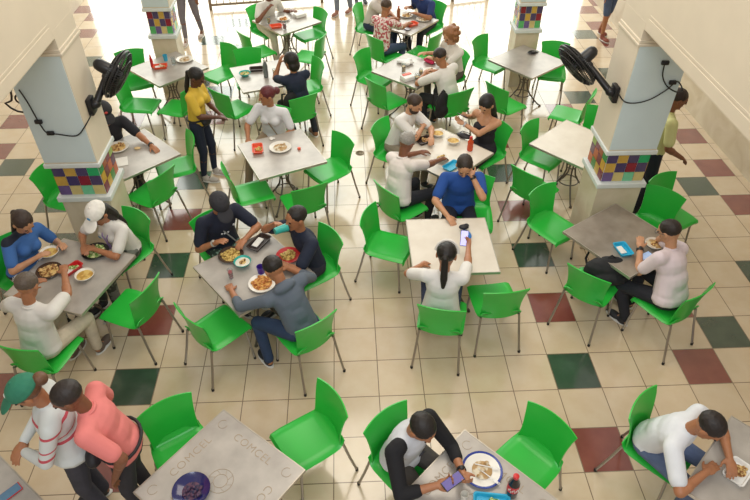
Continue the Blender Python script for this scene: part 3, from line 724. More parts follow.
# near-left table of three
P_(-3.48, 1.28, 245, 'woman in a blue and black tunic bending over a soup bowl', skin='fair', female=True, lean=14, side=-10, hp=38, hy=-10, r=(-3.22, 1.10, .86), l=(-3.10, 1.38, TZ), top=(tunic, 'short'), bottom=(speckled, 'long'), hair=('pony', '3a2c26'), fat=1.12, vox=.008)
P_(-2.58, 1.57, 150, 'woman in a white cap and white polo with a lanyard', skin='tan', female=True, lean=17, side=-6, hp=35, hy=5, r=(-2.84, 1.30, .83), l=(-2.72, 1.24, .83), top=(WHITE, 'short'), bottom=(camo, 'long'), hair=('long', '1d1714'), cap='e9e6df', extras=('lanyard', 'collar', ('badge', .075, .01, .022, '2f86b8')), fat=1.05, vox=.008)
P_(-2.97, 0.3, 345, 'man in a white shirt seen from behind, elbow on the grey table', skin='tan', lean=7, side=4, hp=30, hy=6, r=(-2.82, .78, .95), l=(-3.10, .66, .90), relb=(1.2, .2, -.8), lelb=(-1, 0, -.8), top=(WHITE, 'short'), bottom=('c9bda8', 'long'), hair=('short', '5c5046'), fat=1.15, shoes='6b5a50', extras=('collar',), feet=((.14, .42, 0), (-.08, .30, 0)), vox=.008)
# table of three with the teal bowl
P_(-1.56, 1.56, 216, 'man in a black cap and navy t-shirt eating a plate of food', skin='tan', lean=10, hp=38, hy=-4, r=(-1.55, 1.25, .86), l=(-1.27, 1.33, .83), top=(navy_print, 'short'), bottom=(palms, 'long'), hair=('short', '1c1512'), cap='2b2b31', fat=1.2, extras=(('strap', 1, '8a8a8a'), ('watch', 'r', 'b8b4ac'), ('badge', -.085, .075, .014, 'c9cdd2'), ('badge', .02, .0, .012, 'c9cdd2'), ('badge', .05, .01, .010, 'c9cdd2'), ('badge', -.02, .0, .010, 'c9cdd2')), vox=.0075)
P_(-.64, 1.24, 124, 'man in a navy t-shirt drinking from a teal cup', skin='tan', lean=12, hp=5, hy=0, r=(-.95, 1.24, 1.08), l=(-.93, 1.02, .80), relb=(1, .2, -.9), top=('1c2438', 'short'), bottom=('22242e', 'long'), hair=('fade', '1a1412'), extras=(('watch', 'l', '2b2b2b'),), rpalm=(-1, .2, 0), rcurl=1.0, vox=.0075)
P_(-.70, .40, 34, 'man in a grey hooded sweater and jeans bending over fries', skin='tan', lean=22, side=-8, hp=40, hy=10, r=(-.82, .90, .82), l=(-1.33, .66, .78), top=('5b6572', 'three'), bottom=('2c3e5c', 'long'), hair=('short', '1d1613'), shoes='20222b', extras=('hood',), feet=((.12, .40, 0), (-.28, .22, 0)), vox=.0075)
# centre: phone table
P_(0.6, 0.56, 350, 'woman in a white top with a low ponytail holding up a phone', skin='tan', female=True, lean=2, hp=26, hy=-6, r=(.90, 1.00, .93), l=(.45, .92, TZ), relb=(1, .1, -.8), lelb=(-1, .2, -.5), rpalm=(-.5, 1, .2), rcurl=.8, top=('dcdad6', 'short'), bottom=('2a3350', 'long'), hair=('pony', '17110f'), extras=('headband',), fat=1.15, vox=.0075)
P_(1.0, 2.12, 178, 'man in a royal blue polo shirt resting his chin on his hand', skin='fair', lean=9, hp=32, hy=-5, r=(.80, 1.66, TZ), l=(1.07, 1.93, 1.10), relb=(1, .2, -.6), lelb=(-.6, .9, -1), lpalm=(0, -1, .3), lcurl=1.2, top=('1d4a94', 'short'), bottom=('1c2030', 'long'), hair=('short', '2e241e'), fat=1.2, extras=('collar', ('watch', 'l', '1a1a1a')), vox=.0075)
# table of soup bowls
P_(0.35, 2.34, 308, 'grey-haired man in a pale shirt with glasses pushed up', skin='brown', lean=15, side=-10, hp=30, hy=4, r=(.85, 2.66, .84), l=(.62, 2.88, .80), top=('ddd5d0', 'short'), bottom=('20222a', 'long'), hair=('short', '8e8a84'), fat=1.15, extras=('glasses_up', 'collar'), vox=.0078)
P_(0.4, 3.46, 232, 'bearded man in a white t-shirt leaning over his food', skin='fair', lean=18, side=-8, hp=25, hy=6, r=(.72, 3.40, .85), l=(.80, 3.18, .82), top=('dcdad6', 'short'), bottom=('8a8070', 'long'), hair=('short', '3a2a20'), beard='3a2a20', vox=.008)
P_(1.50, 3.34, 130, 'woman in a black strappy top looking at a phone', skin='fair', female=True, lean=4, hp=28, hy=6, r=(1.28, 3.50, .92), l=(1.22, 3.36, .90), relb=(1, 0, -.9), lelb=(-1, .1, -.9), rpalm=(0, .2, 1), lpalm=(0, .2, 1), rcurl=.8, top=('26222a', 'tank'), bottom=('22202a', 'long'), hair=('long', '15100f'), extras=(('watch', 'l', 'b0aeb0'),), vox=.008)
# foam box table
P_(1.22, 4.60, 34, 'man in a white shirt with a black bag at his side', skin='tan', lean=15, side=-6, hp=30, hy=18, r=(1.08, 5.00, .82), l=(.90, 4.88, .84), top=(WHITE, 'short'), bottom=('22242a', 'long'), hair=('short', '2a1f1a'), fat=1.08, vox=.009)
P_(1.42, 5.52, 122, 'woman with curly auburn hair in white, holding a pink cloth', skin='fair', female=True, lean=14, side=-5, hp=28, hy=0, r=(1.00, 5.66, .80), l=(1.08, 5.36, .84), top=('d6d2ca', 'short'), bottom=('5a544e', 'long'), hair=('curly', '8f5f3a'), vox=.009)
# three men table
P_(0.37, 6.43, 318, 'man in a floral red and white shirt and jeans', skin='tan', lean=14, side=-4, hp=22, hy=0, r=(.83, 6.78, .82), l=(.62, 7.02, .82), top=(floral, 'short'), bottom=('3a4a66', 'long'), hair=('fade', '4a382c'), fat=1.05, vox=.009)
P_(.25, 7.46, 243, 'man in a light grey shirt and jeans behind the floral shirt', skin='tan', lean=18, hp=20, hy=0, r=(.55, 7.42, .82), l=(.62, 7.12, .80), top=('cfc9c2', 'short'), bottom=('2e3a54', 'long'), hair=('short', '2a201a'), vox=.010)
P_(1.24, 7.52, 138, 'man in a dark blue shirt at the table near the railing', skin='tan', lean=24, hp=25, hy=0, r=(.90, 7.52, .82), l=(1.02, 7.2, .82), top=('22386e', 'short'), bottom=('20242e', 'long'), hair=('short', '231a16'), fat=1.1, vox=.010)
# farthest table
P_(-1.60, 7.48, 222, 'man in a white shirt and pale trousers at the farthest table', skin='brown', lean=20, hp=20, hy=0, r=(-1.52, 7.15, .95), l=(-1.15, 7.48, .80), top=('e2dfd8', 'short'), bottom=('cfc8b8', 'long'), hair=('short', '1c1512'), feet=((.12, .42, 0), (-.10, .36, 0)), vox=.010)
# metal bottle table
P_(-0.9, 4.54, 26, 'dark-haired woman in a navy shirt propping her head on her hand', skin='tan', female=True, lean=6, side=-3, hp=15, hy=28, r=(-1.02, 4.98, .80), l=(-1.13, 4.72, 1.12), lelb=(-.4, .9, -1), lpalm=(1, 0, 0), lcurl=.7, top=('1a2338', 'short'), bottom=('22262e', 'long'), hair=('bob', '17100e'), fat=1.12, shoes='8a6a55', feet=((.22, .02, 0), (-.05, .2, 0)), vox=.009)
P_(-1.19, 3.74, 166, 'red-haired woman in a white blouse looking aside, khaki trousers', skin='tan', female=True, lean=13, side=-4, hp=8, hy=-50, r=(-1.47, 3.38, .74), l=(-1.08, 3.40, .72), top=('d8d8dc', 'short'), bottom=('8c7a62', 'long'), hair=('bun', '5a1c22'), extras=('collar', ('strap', 1, '8a7a66')), fat=1.05, feet=((.24, .52, 0), (.05, .50, 0)), vox=.008)
P_(-3.18, 3.45, 212, 'man in a black t-shirt and cap eating behind the mosaic column', skin='tan', lean=14, hp=25, hy=0, r=(-3.13, 3.17, 1.0), l=(-2.60, 3.18, .79), relb=(.8, .3, -1), top=('1c1c24', 'short'), bottom=('22242c', 'long'), hair=('short', '1c1512'), cap='26262b', extras=(('watch', 'l', '3a3a3a'),), vox=.008)
# brown table
P_(2.81, .66, 31, 'man in a pale pink shirt eating from a white bowl', skin='fair', lean=23, side=9, hp=26, hy=10, r=(2.82, 1.00, 1.00), l=(2.60, 1.02, .84), relb=(.5, .3, -.8), rpalm=(0, -1, 0), rcurl=1.0, top=('dccdd2', 'short'), bottom=('23242c', 'long'), hair=('short', '251b17'), extras=('glasses', 'collar', ('watch', 'l', '202020')), fat=1.25, feet=((.10, .38, 0), (-.14, .25, 0)), vox=.0078, lift=False, lelb=(-.3, .2, -1))
# bottom row
P_(0.14, -0.94, 222, 'man in a black and white baseball tee holding a phone', skin='tan', lean=14, side=5, hp=38, hy=0, r=(.31, -1.35, .86), l=(.50, -1.26, .86), rpalm=(0, 0, 1), lpalm=(0, 0, 1), rcurl=.8, lcurl=.8, top=('c9ccd2', 'raglan'), bottom=('4a4642', 'long'), hair=('short', '1a1412'), extras=(('watch', 'l', '18181a'), ('badge', 0, .0, .03, '3a3a42')), fat=1.2, vox=.0072)
P_(2.08, -0.9, 222, 'person in a white t-shirt bending over the food at lower right', skin='tan', lean=24, side=10, hp=38, hy=0, r=(2.20, -1.32, .82), l=(2.42, -1.22, .82), top=('dadde2', 'short'), bottom=('5a6a8c', 'long'), hair=('short', '221a18'), fat=1.05, vox=.008)
# standing
P_(-2.11, 3.64, 258, 'waitress in a yellow polo shirt standing with a waist pouch', pose='stand', skin='dark', female=True, lean=5, hp=28, hy=0, r=(-1.82, 3.50, .98), l=(-1.82, 3.60, .98), top=('cfae3c', 'short'), bottom=('1c2438', 'slim'), hair=('pony', '120d0c'), shoes='b8b0a8', extras=('collar', ('pouch', .05, .15)), size=.95, fat=.98, feet=((.10, .0, 0), (-.10, .08, 0)), vox=.008)
P_(3.37, 2.7, 262, 'man in a pale yellow shirt standing behind the near right column', pose='stand', skin='brown', lean=4, hp=18, hy=0, rh=(.2, .25, .92), lh=(-.24, .12, .85), top=('cdcd92', 'short'), bottom=('1b1f30', 'long'), hair=('short', '2a1c18'), cap=None, extras=('collar', ('strap', -1, '3a3a3a')), fat=1.05, vox=.0085)
P_(-2.24, -.93, 112, 'person in a green cap and striped sweater clasping their hands', pose='stand', skin='tan', lean=2, hp=30, hy=0, rh=(.03, .27, 1.03), lh=(-.03, .27, 1.01), relb=(1, -.2, -.8), lelb=(-1, -.2, -.8), top=(stripes, 'long'), bottom=('3a3a44', 'long'), hair=('bun', '6b4a34'), cap='2f7a60', extras=(('strap', 1, '4a4a50'),), fat=1.3, vox=.0075)
P_(-1.87, -.97, 96, 'person in a salmon pink shirt leaning towards the striped sweater', pose='stand', skin='brown', lean=13, hp=26, hy=10, rh=(.12, .26, 1.0), lh=(-.22, .02, .88), relb=(1, -.6, -.3), top=('e0807c', 'short'), bottom=('2b2b33', 'long'), hair=('short', '2a2220'), extras=('collar', ('pouch', -.08, .16)), fat=1.12, vox=.0075, lelb=(-.3, -1, -.2))
P_(-3.08, 8.20, 170, 'person in grey leggings walking past the far left column', pose='stand', skin='brown', female=True, rh=(.24, .08, .85), lh=(-.24, .1, .85), top=('35353c', 'short'), bottom=('7a747c', 'slim'), hair=('short', '1c1512'), shoes='c8b8b0', feet=((.08, .22, 0), (-.08, -.22, 0)), vox=.011)
P_(4.7, 8.05, 200, 'person in blue jeans shorts walking along the marble wall', pose='stand', skin='tan', rh=(.24, .08, .85), lh=(-.24, .1, .85), top=('9aa0a8', 'short'), bottom=('4a5a78', 'shorts'), hair=('short', '1c1512'), shoes='8a4a3a', feet=((.08, .12, 0), (-.08, -.14, 0)), vox=.011)
P_(-.25, 9.45, 150, 'person in light jeans standing beyond the tables, feet in view', pose='stand', skin='tan', rh=(.24, .08, .85), lh=(-.24, .1, .85), top=('b8b4b0', 'short'), bottom=('7c8494', 'long'), hair=('short', '1c1512'), shoes='a07060', feet=((.08, .14, 0), (-.08, -.14, 0)), vox=.011)
P_(.12, 10.05, 190, 'person in dark jeans standing farthest back, lower legs in view', pose='stand', skin='tan', rh=(.24, .08, .85), lh=(-.24, .1, .85), top=('5a5a60', 'short'), bottom=('3a4258', 'long'), hair=('short', '1c1512'), shoes='4a4a50', vox=.011)
def fuse2(mb, voxel=.008): return fuse(mb, 'fused', voxel, 2)

# ------------------------------------------------------------------ things on the tables
ZT = .7525
def pf(name, cols, sc=40): return pattern(name, 'noise', cols, sc, .6, .42, .56)
F_rice = pf('rice_and_meat', ['8a5a2e', 'd9b878']); F_salad = pf('salad', ['5d8a2e', 'd6dca0'], 45); F_fries = pf('fried_food', ['a85f28', 'd8a458'], 50); F_noodle = pf('noodles', ['9a7a3a', 'ddc070'], 55)
F_soup = pf('soup', ['b98d3c', 'd8b868'], 20); F_crumb = pf('leftovers', ['d8cdb4', 'b08d5c'], 18)
M_white = mat('white_ceramic', 'e6e3da', .25, var=.02); M_foam = mat('white_foam', 'e9e8e4', .7, var=.03)
M_glass = mat('clear_glass', 'e6eeee', .06, trans=.9, var=0)
def lump(food, r, h, n, parent, name='food', seed=1, rad=.022):
    rnd = random.Random(seed); b = MB()
    b.ell((0, 0, h*.5), (r, r, h*.6), None, 16, 6)
    for i in range(n):
        a = rnd.random()*2*PI; q = r*math.sqrt(rnd.random())*.9
        b.ell((q*math.cos(a), q*math.sin(a), h+rnd.random()*.012), (rad*(.6+rnd.random()*.7), rad*.7, .009+rnd.random()*.008), Matrix.Rotation(rnd.random()*3, 3, 'Z'), 8, 5)
    return b.build(name, food, parent)
def plate(x, y, r, m, label, food=None, rim=None, z=ZT, seed=1, n=16, fork=False, name='dinner_plate', group=None, fr=.62):
    t = thing(name, label, 'plate', (x, y, z), 0, group)
    b = MB(); b.lathe([(0, .004), (r*.55, .004), (r*.62, .007), (r*.95, .020), (r, .022), (r*.98, .025), (r*.64, .012), (r*.55, .009), (0, .009)], k=32); b.build('dish', m, t)
    if rim: b = MB(); b.lathe([(r*.84, .0195), (r*.96, .0245), (r*.985, .0255), (r*1.003, .0225), (r*.96, .0195), (r*.86, .0155)], k=32); b.build('rim', rim, t)
    if food:
        fo = lump(food, r*fr, .012, n, t, seed=seed); fo.location = (0, 0, .008)
    if fork:
        for a, o in ((.3, .02), (-.2, -.05)):
            k = thing('fork', 'white plastic fork lying on the blue-rimmed plate, %s' % ('upper of two' if o > 0 else 'lower of two'), 'fork', (x+.03, y+o, z+.026), a-.6, 'forks on the blue-rimmed plate')
            b = MB(); b.tube([(-.08, 0, .0), (0, 0, .002), (.05, 0, .004)], [.004, .0035, .004], 6); b.build('handle', M_foam, k)
            b = MB(); b.ell((.065, 0, .004), (.02, .012, .003), None, 10, 4)
            for q in (-.008, -.003, .003, .008): b.tube([(.075, q, .004), (.10, q, .006)], .0015, 5)
            b.build('tines', M_foam, k)
    return t
def bowl(x, y, r, m, label, food, h=.05, seed=1, inner=None):
    t = thing('soup_bowl', label, 'bowl', (x, y, ZT))
    b = MB(); b.lathe([(0, 0), (r*.5, 0), (r*.55, .004), (r*.85, h*.6), (r, h), (r*.97, h+.003), (r*.80, h*.62), (r*.5, .012), (0, .010)], k=28); b.build('bowl', m, t)
    b = MB(); b.lathe([(0, h*.70), (r*.83, h*.68), (r*.80, h*.55), (0, h*.5)], k=28); b.build('soup', food, t)
    if inner: q = lump(inner, r*.4, .008, 6, t, 'garnish', seed, .016); q.location = (0, 0, h*.62)
    return t
def tray(x, y, rz, w, d, m, label, food=None, seed=2, h=.035, extra=None, ez=0):
    t = thing('food_basket', label, 'food basket', (x, y, ZT+ez), rz, None)
    b = MB(); th = .005
    b.box((0, 0, .003), (w*.86, d*.86, .006))
    def rr(w, d, r=.02, n=4):
        out = []
        for cx, cy, a0 in ((w/2-r, d/2-r, 0), (-w/2+r, d/2-r, PI/2), (-w/2+r, -d/2+r, PI), (w/2-r, -d/2+r, 1.5*PI)):
            for i in range(n+1): a = a0+PI/2*i/n; out.append((cx+r*math.cos(a), cy+r*math.sin(a)))
        return out
    rings = [(rr(w*.86, d*.86), .0), (rr(w, d), h), (rr(w+.012, d+.012, .025), h), (rr(w+.012, d+.012, .025), h-.005), (rr(w-.01, d-.01), h-.002), (rr(w*.84, d*.84), .006)]
    vs = [(px, py, z) for r_, z in rings for px, py in r_]; k = len(rings[0][0])
    fs = [(i*k+j, i*k+(j+1) % k, (i+1)*k+(j+1) % k, (i+1)*k+j) for i in (0, 1, 4) for j in range(k)]
    fs += [(1*k+j, 1*k+(j+1) % k, 2*k+(j+1) % k, 2*k+j) for j in range(0)]
    fs += [(2*k+j, 2*k+(j+1) % k, 4*k+(j+1) % k, 4*k+j) for j in range(k)]
    b.add(vs, fs); b.build('basket', m, t)
    if food is not None: q = lump(food, min(w, d)*.36, .010, 10, t, 'food', seed, .018); q.location = (w*.12, 0, .006)
    if extra is not None: b = MB(); b.box((-w*.14, 0, .016), (w*.5, d*.55, .012), .1); b.build('paper_liner', extra, t, bevel=.004)
    return t
def glass(x, y, col, label, r=.032, h=.10, z=ZT, name='drinking_glass', solid=False, tilt=None):
    t = thing(name, label, 'glass' if not solid else 'cup', (x, y, z))
    m = M_glass if not solid else col
    b = MB(); b.lathe([(0, 0), (r*.8, 0), (r, h), (r*.93, h), (r*.74, .006), (0, .006)], k=20); b.build('glass_wall' if not solid else 'cup_wall', m, t)
    if not solid and col is not None: b = MB(); b.lathe([(0, .007), (r*.72, .007), (r*.86, h*.72), (0, h*.72)], k=20); b.build('drink', col, t)
    if tilt is not None: t.rotation_euler = tilt
    return t
def bottle(x, y, label, body, capm, h=.2, r=.03, band=None, squeeze=False):
    t = thing('bottle', label, 'bottle', (x, y, ZT))
    b = MB(); b.lathe([(0, 0), (r*.9, 0), (r, .01), (r, h*.30), (r*.92, h*.42), (r, h*.55), (r*.95, h*.66), (r*.45, h*.86), (r*.42, h*.92), (0, h*.92)], k=24); b.build('bottle_body', body, t)
    b = MB(); b.lathe([(0, h*.90), (r*.5, h*.90), (r*.5, h*.99), (r*.4, h), (0, h)] if not squeeze else [(0, h*.88), (r*.5, h*.88), (r*.45, h*.93), (r*.12, h*1.05), (0, h*1.05)], k=16); b.build('bottle_cap', capm, t)
    if band is not None:
        b = MB(); b.lathe([(r*1.01, h*.32), (r*.96, h*.42), (r*1.02, h*.55), (r*1.0, h*.60)], k=24); lb = b.build('label_band', band, t)
        b = MB()
        for q in range(9):
            a = -2.6+q*.22; b.ell((r*1.02*math.cos(a), r*1.02*math.sin(a), h*(.44+.05*math.sin(q*2.1))), (.0035, .0035, .012))
        b.build('label_script', M_white, lb)
    return t
def phone(x, y, z, rot, label, screen='8f8ad0', glow=.6, w=.075, l=.155, case=None):
    t = thing('smartphone', label, 'phone', (x, y, z)); t.rotation_euler = rot
    b = MB(); b.box((0, 0, 0), (w, l, .009)); b.build('case', case or M_blackp, t, smooth=False, bevel=.003)
    b = MB(); b.box((0, 0, .0052), (w*.9, l*.92, .001)); b.build('screen', mat('screen_'+screen, screen, .15, emit=glow, var=.1, scale=30), t, smooth=False)
    return t
M_or = mat('orange_plastic', 'e0532f', .4); M_redp = mat('red_plastic', 'c8262a', .35); M_bluep = mat('light_blue_plastic', '2ba6cc', .4); M_teal = mat('teal_plastic', '2aa79c', .35)
M_dkt = mat('dark_brown_plastic', '33241f', .35); M_pap = mat('white_paper', 'e4e2dc', .8, var=.04); M_juice = mat('amber_juice', 'd8a24a', .2); M_redd = mat('red_drink', 'b8243a', .15); M_navyd = mat('navy_glaze', '1f2058', .15, coat=.5)
# far left column table
tray(-2.97, 5.42, .2, .20, .13, M_or, 'orange-red basket on the table at the far left column', F_crumb, extra=M_pap)
plate(-2.66, 5.66, .125, M_white, 'white plate with scraps at the far left column table', F_crumb, n=6)
glass(-2.94, 5.66, mat('cyan_lid', '3aa6c8', .4), 'cup with a blue lid beside the orange-red basket', .035, .09, solid=True, name='cup')
bottle(-3.09, 5.44, 'slim red sauce bottle beside the orange-red basket', M_redp, M_redp, .19, .022, squeeze=True)
glass(-2.79, 5.52, None, 'empty clear glass on the far left column table', .033, .11)
# farthest table
tray(-1.37, 6.88, .3, .19, .14, M_or, 'bright orange basket on the farthest table', None)
glass(-1.22, 6.80, M_redd, 'glass of red drink beside the bright orange basket', .034, .13)
plate(-1.27, 7.20, .11, M_white, 'plate of mixed food on the farthest table', F_fries, n=10)
glass(-1.50, 7.05, M_juice, 'glass of juice by the man in pale trousers', .032, .11)
t = tag(MB().box((-.99, 7.33, ZT+.03), (.20, .12, .055), .6).build('takeout_box', M_foam, None, smooth=False, bevel=.01), 'white foam box on the farthest table', 'box')
# metal bottle table
bowl(-1.69, 5.10, .085, M_teal, 'teal-rimmed bowl of soup before the dark-haired woman', F_soup, inner=F_salad)
tray(-1.54, 5.28, .1, .20, .12, M_dkt, 'small dark tray behind the tall metal bottle', None)
bottle(-1.38, 5.05, 'tall grey metal water bottle with pale cap', mat('grey_bottle_metal', '7d8284', .35, .6), M_white, .27, .035)
glass(-1.26, 5.10, M_juice, 'amber drink beside the metal bottle', .03, .10)
# beige table
tray(-1.32, 3.09, .15, .12, .21, M_or, 'orange basket on the beige table by the red-haired woman', F_noodle, 3)
plate(-1.05, 3.12, .135, M_white, 'white plate nearly empty on the beige table', F_crumb, n=5)
tag(MB().lathe([(0, 0), (.020, 0), (.021, .018), (.017, .024), (0, .025)], (-.82, 3.09, ZT), 16).build('orange_lid', M_or), 'small orange cap to the right of the white plate', 'cap')
b = MB()
for i in range(5): b.ell((-1.17+.02*math.cos(i*2.2), 3.34+.02*math.sin(i*2.2), ZT+.008), (.03, .02, .008), Matrix.Rotation(i*1.1, 3, 'Z'), 8, 5)
tag(link('napkin', fuse2(b, .006), M_pap), 'crumpled white napkin near the red-haired woman', 'napkin')
# three men table
plate(.84, 7.28, .12, M_white, 'plate of food nearest the man in dark blue', F_rice, n=10)
plate(1.12, 7.10, .125, M_white, 'pale plate at the right corner of the three men table', F_crumb, n=8)
tray(.90, 6.88, .6, .20, .14, M_or, 'flat orange basket in front of the floral shirt', None)
bottle(.70, 7.22, 'red-capped bottle on the three men table', mat('amber_bottle', '9a5a34', .2), M_redp, .20, .03)
phone(.79, 6.72, ZT+.006, (0, 0, .7), 'phone lying flat at the corner by the floral shirt', 'c9cdd6', .3)
# foam box table
t = thing('takeout_box', 'white foam box with an orange-red lid strip', 'box', (.66, 4.90, ZT), .5)
MB().box((0, 0, .03), (.19, .15, .06)).build('box_body', M_foam, t, smooth=False, bevel=.012); MB().box((0, .03, .064), (.14, .05, .012)).build('lid_strip', M_or, t, smooth=False, bevel=.004)
glass(.78, 4.80, M_juice, 'glass of amber juice beside the foam box, near the table corner', .036, .12)
glass(.62, 5.14, M_juice, 'glass of juice farther behind the foam box', .034, .12)
glass(.86, 5.02, M_juice, 'low glass of juice between the foam box and the man in white', .032, .10)
b = MB()
for i, (dx, dy, s) in enumerate(((0, 0, .09), (.07, .05, .06), (-.08, .03, .06), (.02, -.07, .06), (.1, -.03, .04))): b.ell((dx, dy, .02), (s, s*.7, .028), Matrix.Rotation(i*.9, 3, 'Z'), 12, 6)
t = link('plastic_bag', fuse2(b), mat('thin_white_bag', 'dcdcd8', .4, bump=.6)); t.location = (.66, 5.42, ZT+.006); tag(t, 'crumpled white plastic bag on the foam box table', 'bag')
plate(1.00, 5.12, .11, M_white, 'plate of food in front of the man with the black bag', F_rice, n=10)
b = MB()
for i, (dx, dy, s) in enumerate(((0, 0, .07), (.06, .03, .05), (-.05, .04, .05), (.02, -.05, .045))): b.ell((dx, dy, .03), (s, s*.8, .035), Matrix.Rotation(i*.9, 3, 'Z'), 12, 6)
t = link('pink_cloth', fuse2(b), mat('pink_cloth', 'c8325a', .8, bump=.5)); t.location = (1.04, 5.42, ZT+.005); tag(t, 'bright pink cloth bag between the curly-haired woman hands', 'cloth')
# soup table
bowl(.90, 3.33, .085, M_white, 'white soup bowl farther from the red bottle', F_soup)
bowl(1.07, 3.15, .085, M_white, 'white soup bowl closer to the red bottle', F_soup)
tray(.72, 3.20, .5, .20, .14, M_dkt, 'dark tray with meat in front of the bearded man', F_rice)
bottle(1.25, 2.98, 'orange-red sauce bottle on the soup bowl table', mat('hot_sauce', 'c9481f', .25), M_redp, .19, .036)
plate(.88, 2.80, .09, M_white, 'small plate of yellow food under the grey-haired man hand', F_noodle, n=10)
t = thing('handbag', 'small black handbag beside the woman in black', 'bag', (1.22, 3.27, ZT), -.6); b = MB(); b.ell((0, 0, .03), (.10, .05, .03)); b.build('bag_body', mat('black_leather', '1c1a1e', .5), t)
b = MB(); b.tube([(-.08, 0, .04), (-.05, .05, .055), (.05, .05, .055), (.08, 0, .04)], .005, 6); b.build('handle', M_blackp, t)
tray(.98, 2.62, .75, .22, .12, M_bluep, 'light blue basket under the arm of the blue polo', None)
# brown table
tray(2.47, 1.08, .15, .13, .19, M_bluep, 'light blue basket with napkin on the brown table', None, extra=M_pap)
bowl(2.80, 1.13, .09, M_white, 'white bowl of food before the man in pale pink', F_crumb, inner=F_rice)
phone(2.67, .99, ZT+.006, (0, 0, -1.1), 'phone lying beside the white bowl', '9db4d8', .4)
t = thing('black_cap', 'dark crumpled cap on the bare table at the far column', 'cap', (2.66, 5.70, ZT), .4); b = MB(); b.ell((0, 0, .015), (.08, .055, .025), low=.01); b.build('cap_crown', M_blackp, t); b = MB(); b.ell((.08, .01, .006), (.05, .04, .005)); b.build('visor', M_blackp, t)
# phone table
t = thing('snack_packet', 'blue packet with a black pouch on the cream table', 'packet', (.95, 1.40, ZT), .08); b = MB(); b.ell((0, -.02, .012), (.055, .085, .014), None, 4*4, 6); b.build('packet', mat('blue_wrapper', '2170c0', .3), t)
t2 = tag(link('pouch', fuse2(MB().ell((0, 0, .02), (.055, .035, .025)).ell((.03, .02, .02), (.03, .03, .02))), mat('black_leather', '1c1a1e', .5)), 'small black pouch lying on the blue packet', 'pouch'); t2.location = (.94, 1.47, ZT+.022)
J = PEOPLE[6]
def at_hand(J, side, off=(0, 0, 0)):
    w_ = J['wr'] if side == 'r' else J['wl']; e_ = J['er'] if side == 'r' else J['el']; d = (w_-e_).normalized()
    p = w_+d*.10+Vector(off); r = J['root']; c, s = math.cos(r.rotation_euler.z), math.sin(r.rotation_euler.z); k = r.scale.x
    return Vector((r.location.x+k*(p.x*c-p.y*s), r.location.y+k*(p.x*s+p.y*c), k*p.z))
p = at_hand(J, 'r', (-.045, .02, .02)); phone(p.x, p.y, p.z, (R(48), 0, R(-10)), 'lit phone held up by the woman with the ponytail', '9a96dc', .9)
p = at_hand(PEOPLE[10], 'r', (0, .03, .02)); phone(p.x, p.y, p.z, (R(35), 0, R(125)), 'phone in the hands of the woman in black', '6a7080', .3)
p = at_hand(PEOPLE[21], 'r', (.03, .02, .03)); phone(p.x+.02, p.y+.02, p.z, (R(10), 0, R(-60)), 'purple-lit phone held by the man in the baseball tee', '35247c', .35)
# teal bowl table
plate(-1.40, 1.17, .125, mat('brown_glass', '4a3a30', .2), 'dark plate heaped with noodles and salad, by the capped man', F_noodle, n=26, fr=.75)
tray(-1.14, 1.34, -.55, .13, .25, M_dkt, 'long dark tray with napkin between the capped man and the drinker', None, extra=M_pap)
bowl(-1.27, 1.04, .085, M_teal, 'teal bowl with a spoon in the middle of three men', mat('rice_white', 'dcd6c8', .7), inner=F_rice)
glass(-1.36, .86, M_redd, 'small glass of red drink near the teal bowl', .026, .11)
plate(-.84, 1.14, .12, M_redp, 'red plate of food under the drinking man', F_noodle, n=22, fr=.6)
plate(-1.06, .76, .13, M_white, 'white plate of fries in front of the grey sweater', F_fries, n=34, fr=.75)
glass(-1.08, .90, mat('purple_plastic', '4a2c9a', .3), 'purple plastic cup beside the fries', .038, .10, solid=True, name='cup')
glass(-1.00, 1.02, None, 'small clear glass by the red plate', .03, .07)
J = PEOPLE[4]; t = glass(0, 0, M_teal, 'teal cup tilted at the mouth of the drinking man', .040, .13, solid=True, name='cup'); hw = J['root'].matrix_world if False else Matrix.Translation(J['root'].location)@Matrix.Rotation(J['root'].rotation_euler.z, 4, 'Z'); q_ = J['HQ'].normalized(); c0 = J['hc']+q_@Vector((.01, .235, -.035)); ax = (J['hc']+q_@Vector((0, .10, -.05))-c0).normalized(); t.matrix_world = hw@(Matrix.Translation(c0)@rotfit(ax).to_4x4())
# grey table
bowl(-3.17, 1.26, .09, M_white, 'white soup bowl in front of the blue tunic', F_soup)
plate(-3.10, 1.02, .12, mat('brown_glass', '4a3a30', .2), 'plate of rice and salad nearest the seen-from-behind man', F_rice, n=20, fr=.75)
tray(-2.89, 1.03, .95, .20, .10, M_redp, 'red basket in the middle of the grey table', F_salad, extra=M_pap)
bowl(-2.73, .92, .09, M_white, 'white soup bowl at the near edge of the grey table', F_soup)
plate(-2.74, 1.28, .13, M_blackp, 'black plate of salad and rice before the white cap', F_salad, n=24, fr=.75)
# table behind column
plate(-3.02, 3.20, .13, M_white, 'white plate of food on the table behind the column', F_rice, n=22, fr=.75)
tag(MB().box((-2.90, 2.90, ZT+.002), (.14, .19, .004), .3).build('paper_sheet', M_pap, smooth=False), 'white paper sheet on the table behind the column', 'paper')
tag(MB().ell((-2.78, 3.18, ZT+.010), (.04, .028, .014)).build('bread_piece', mat('bread', 'd8bd8c', .8)), 'small bread piece beside the food plate behind the column', 'bread')
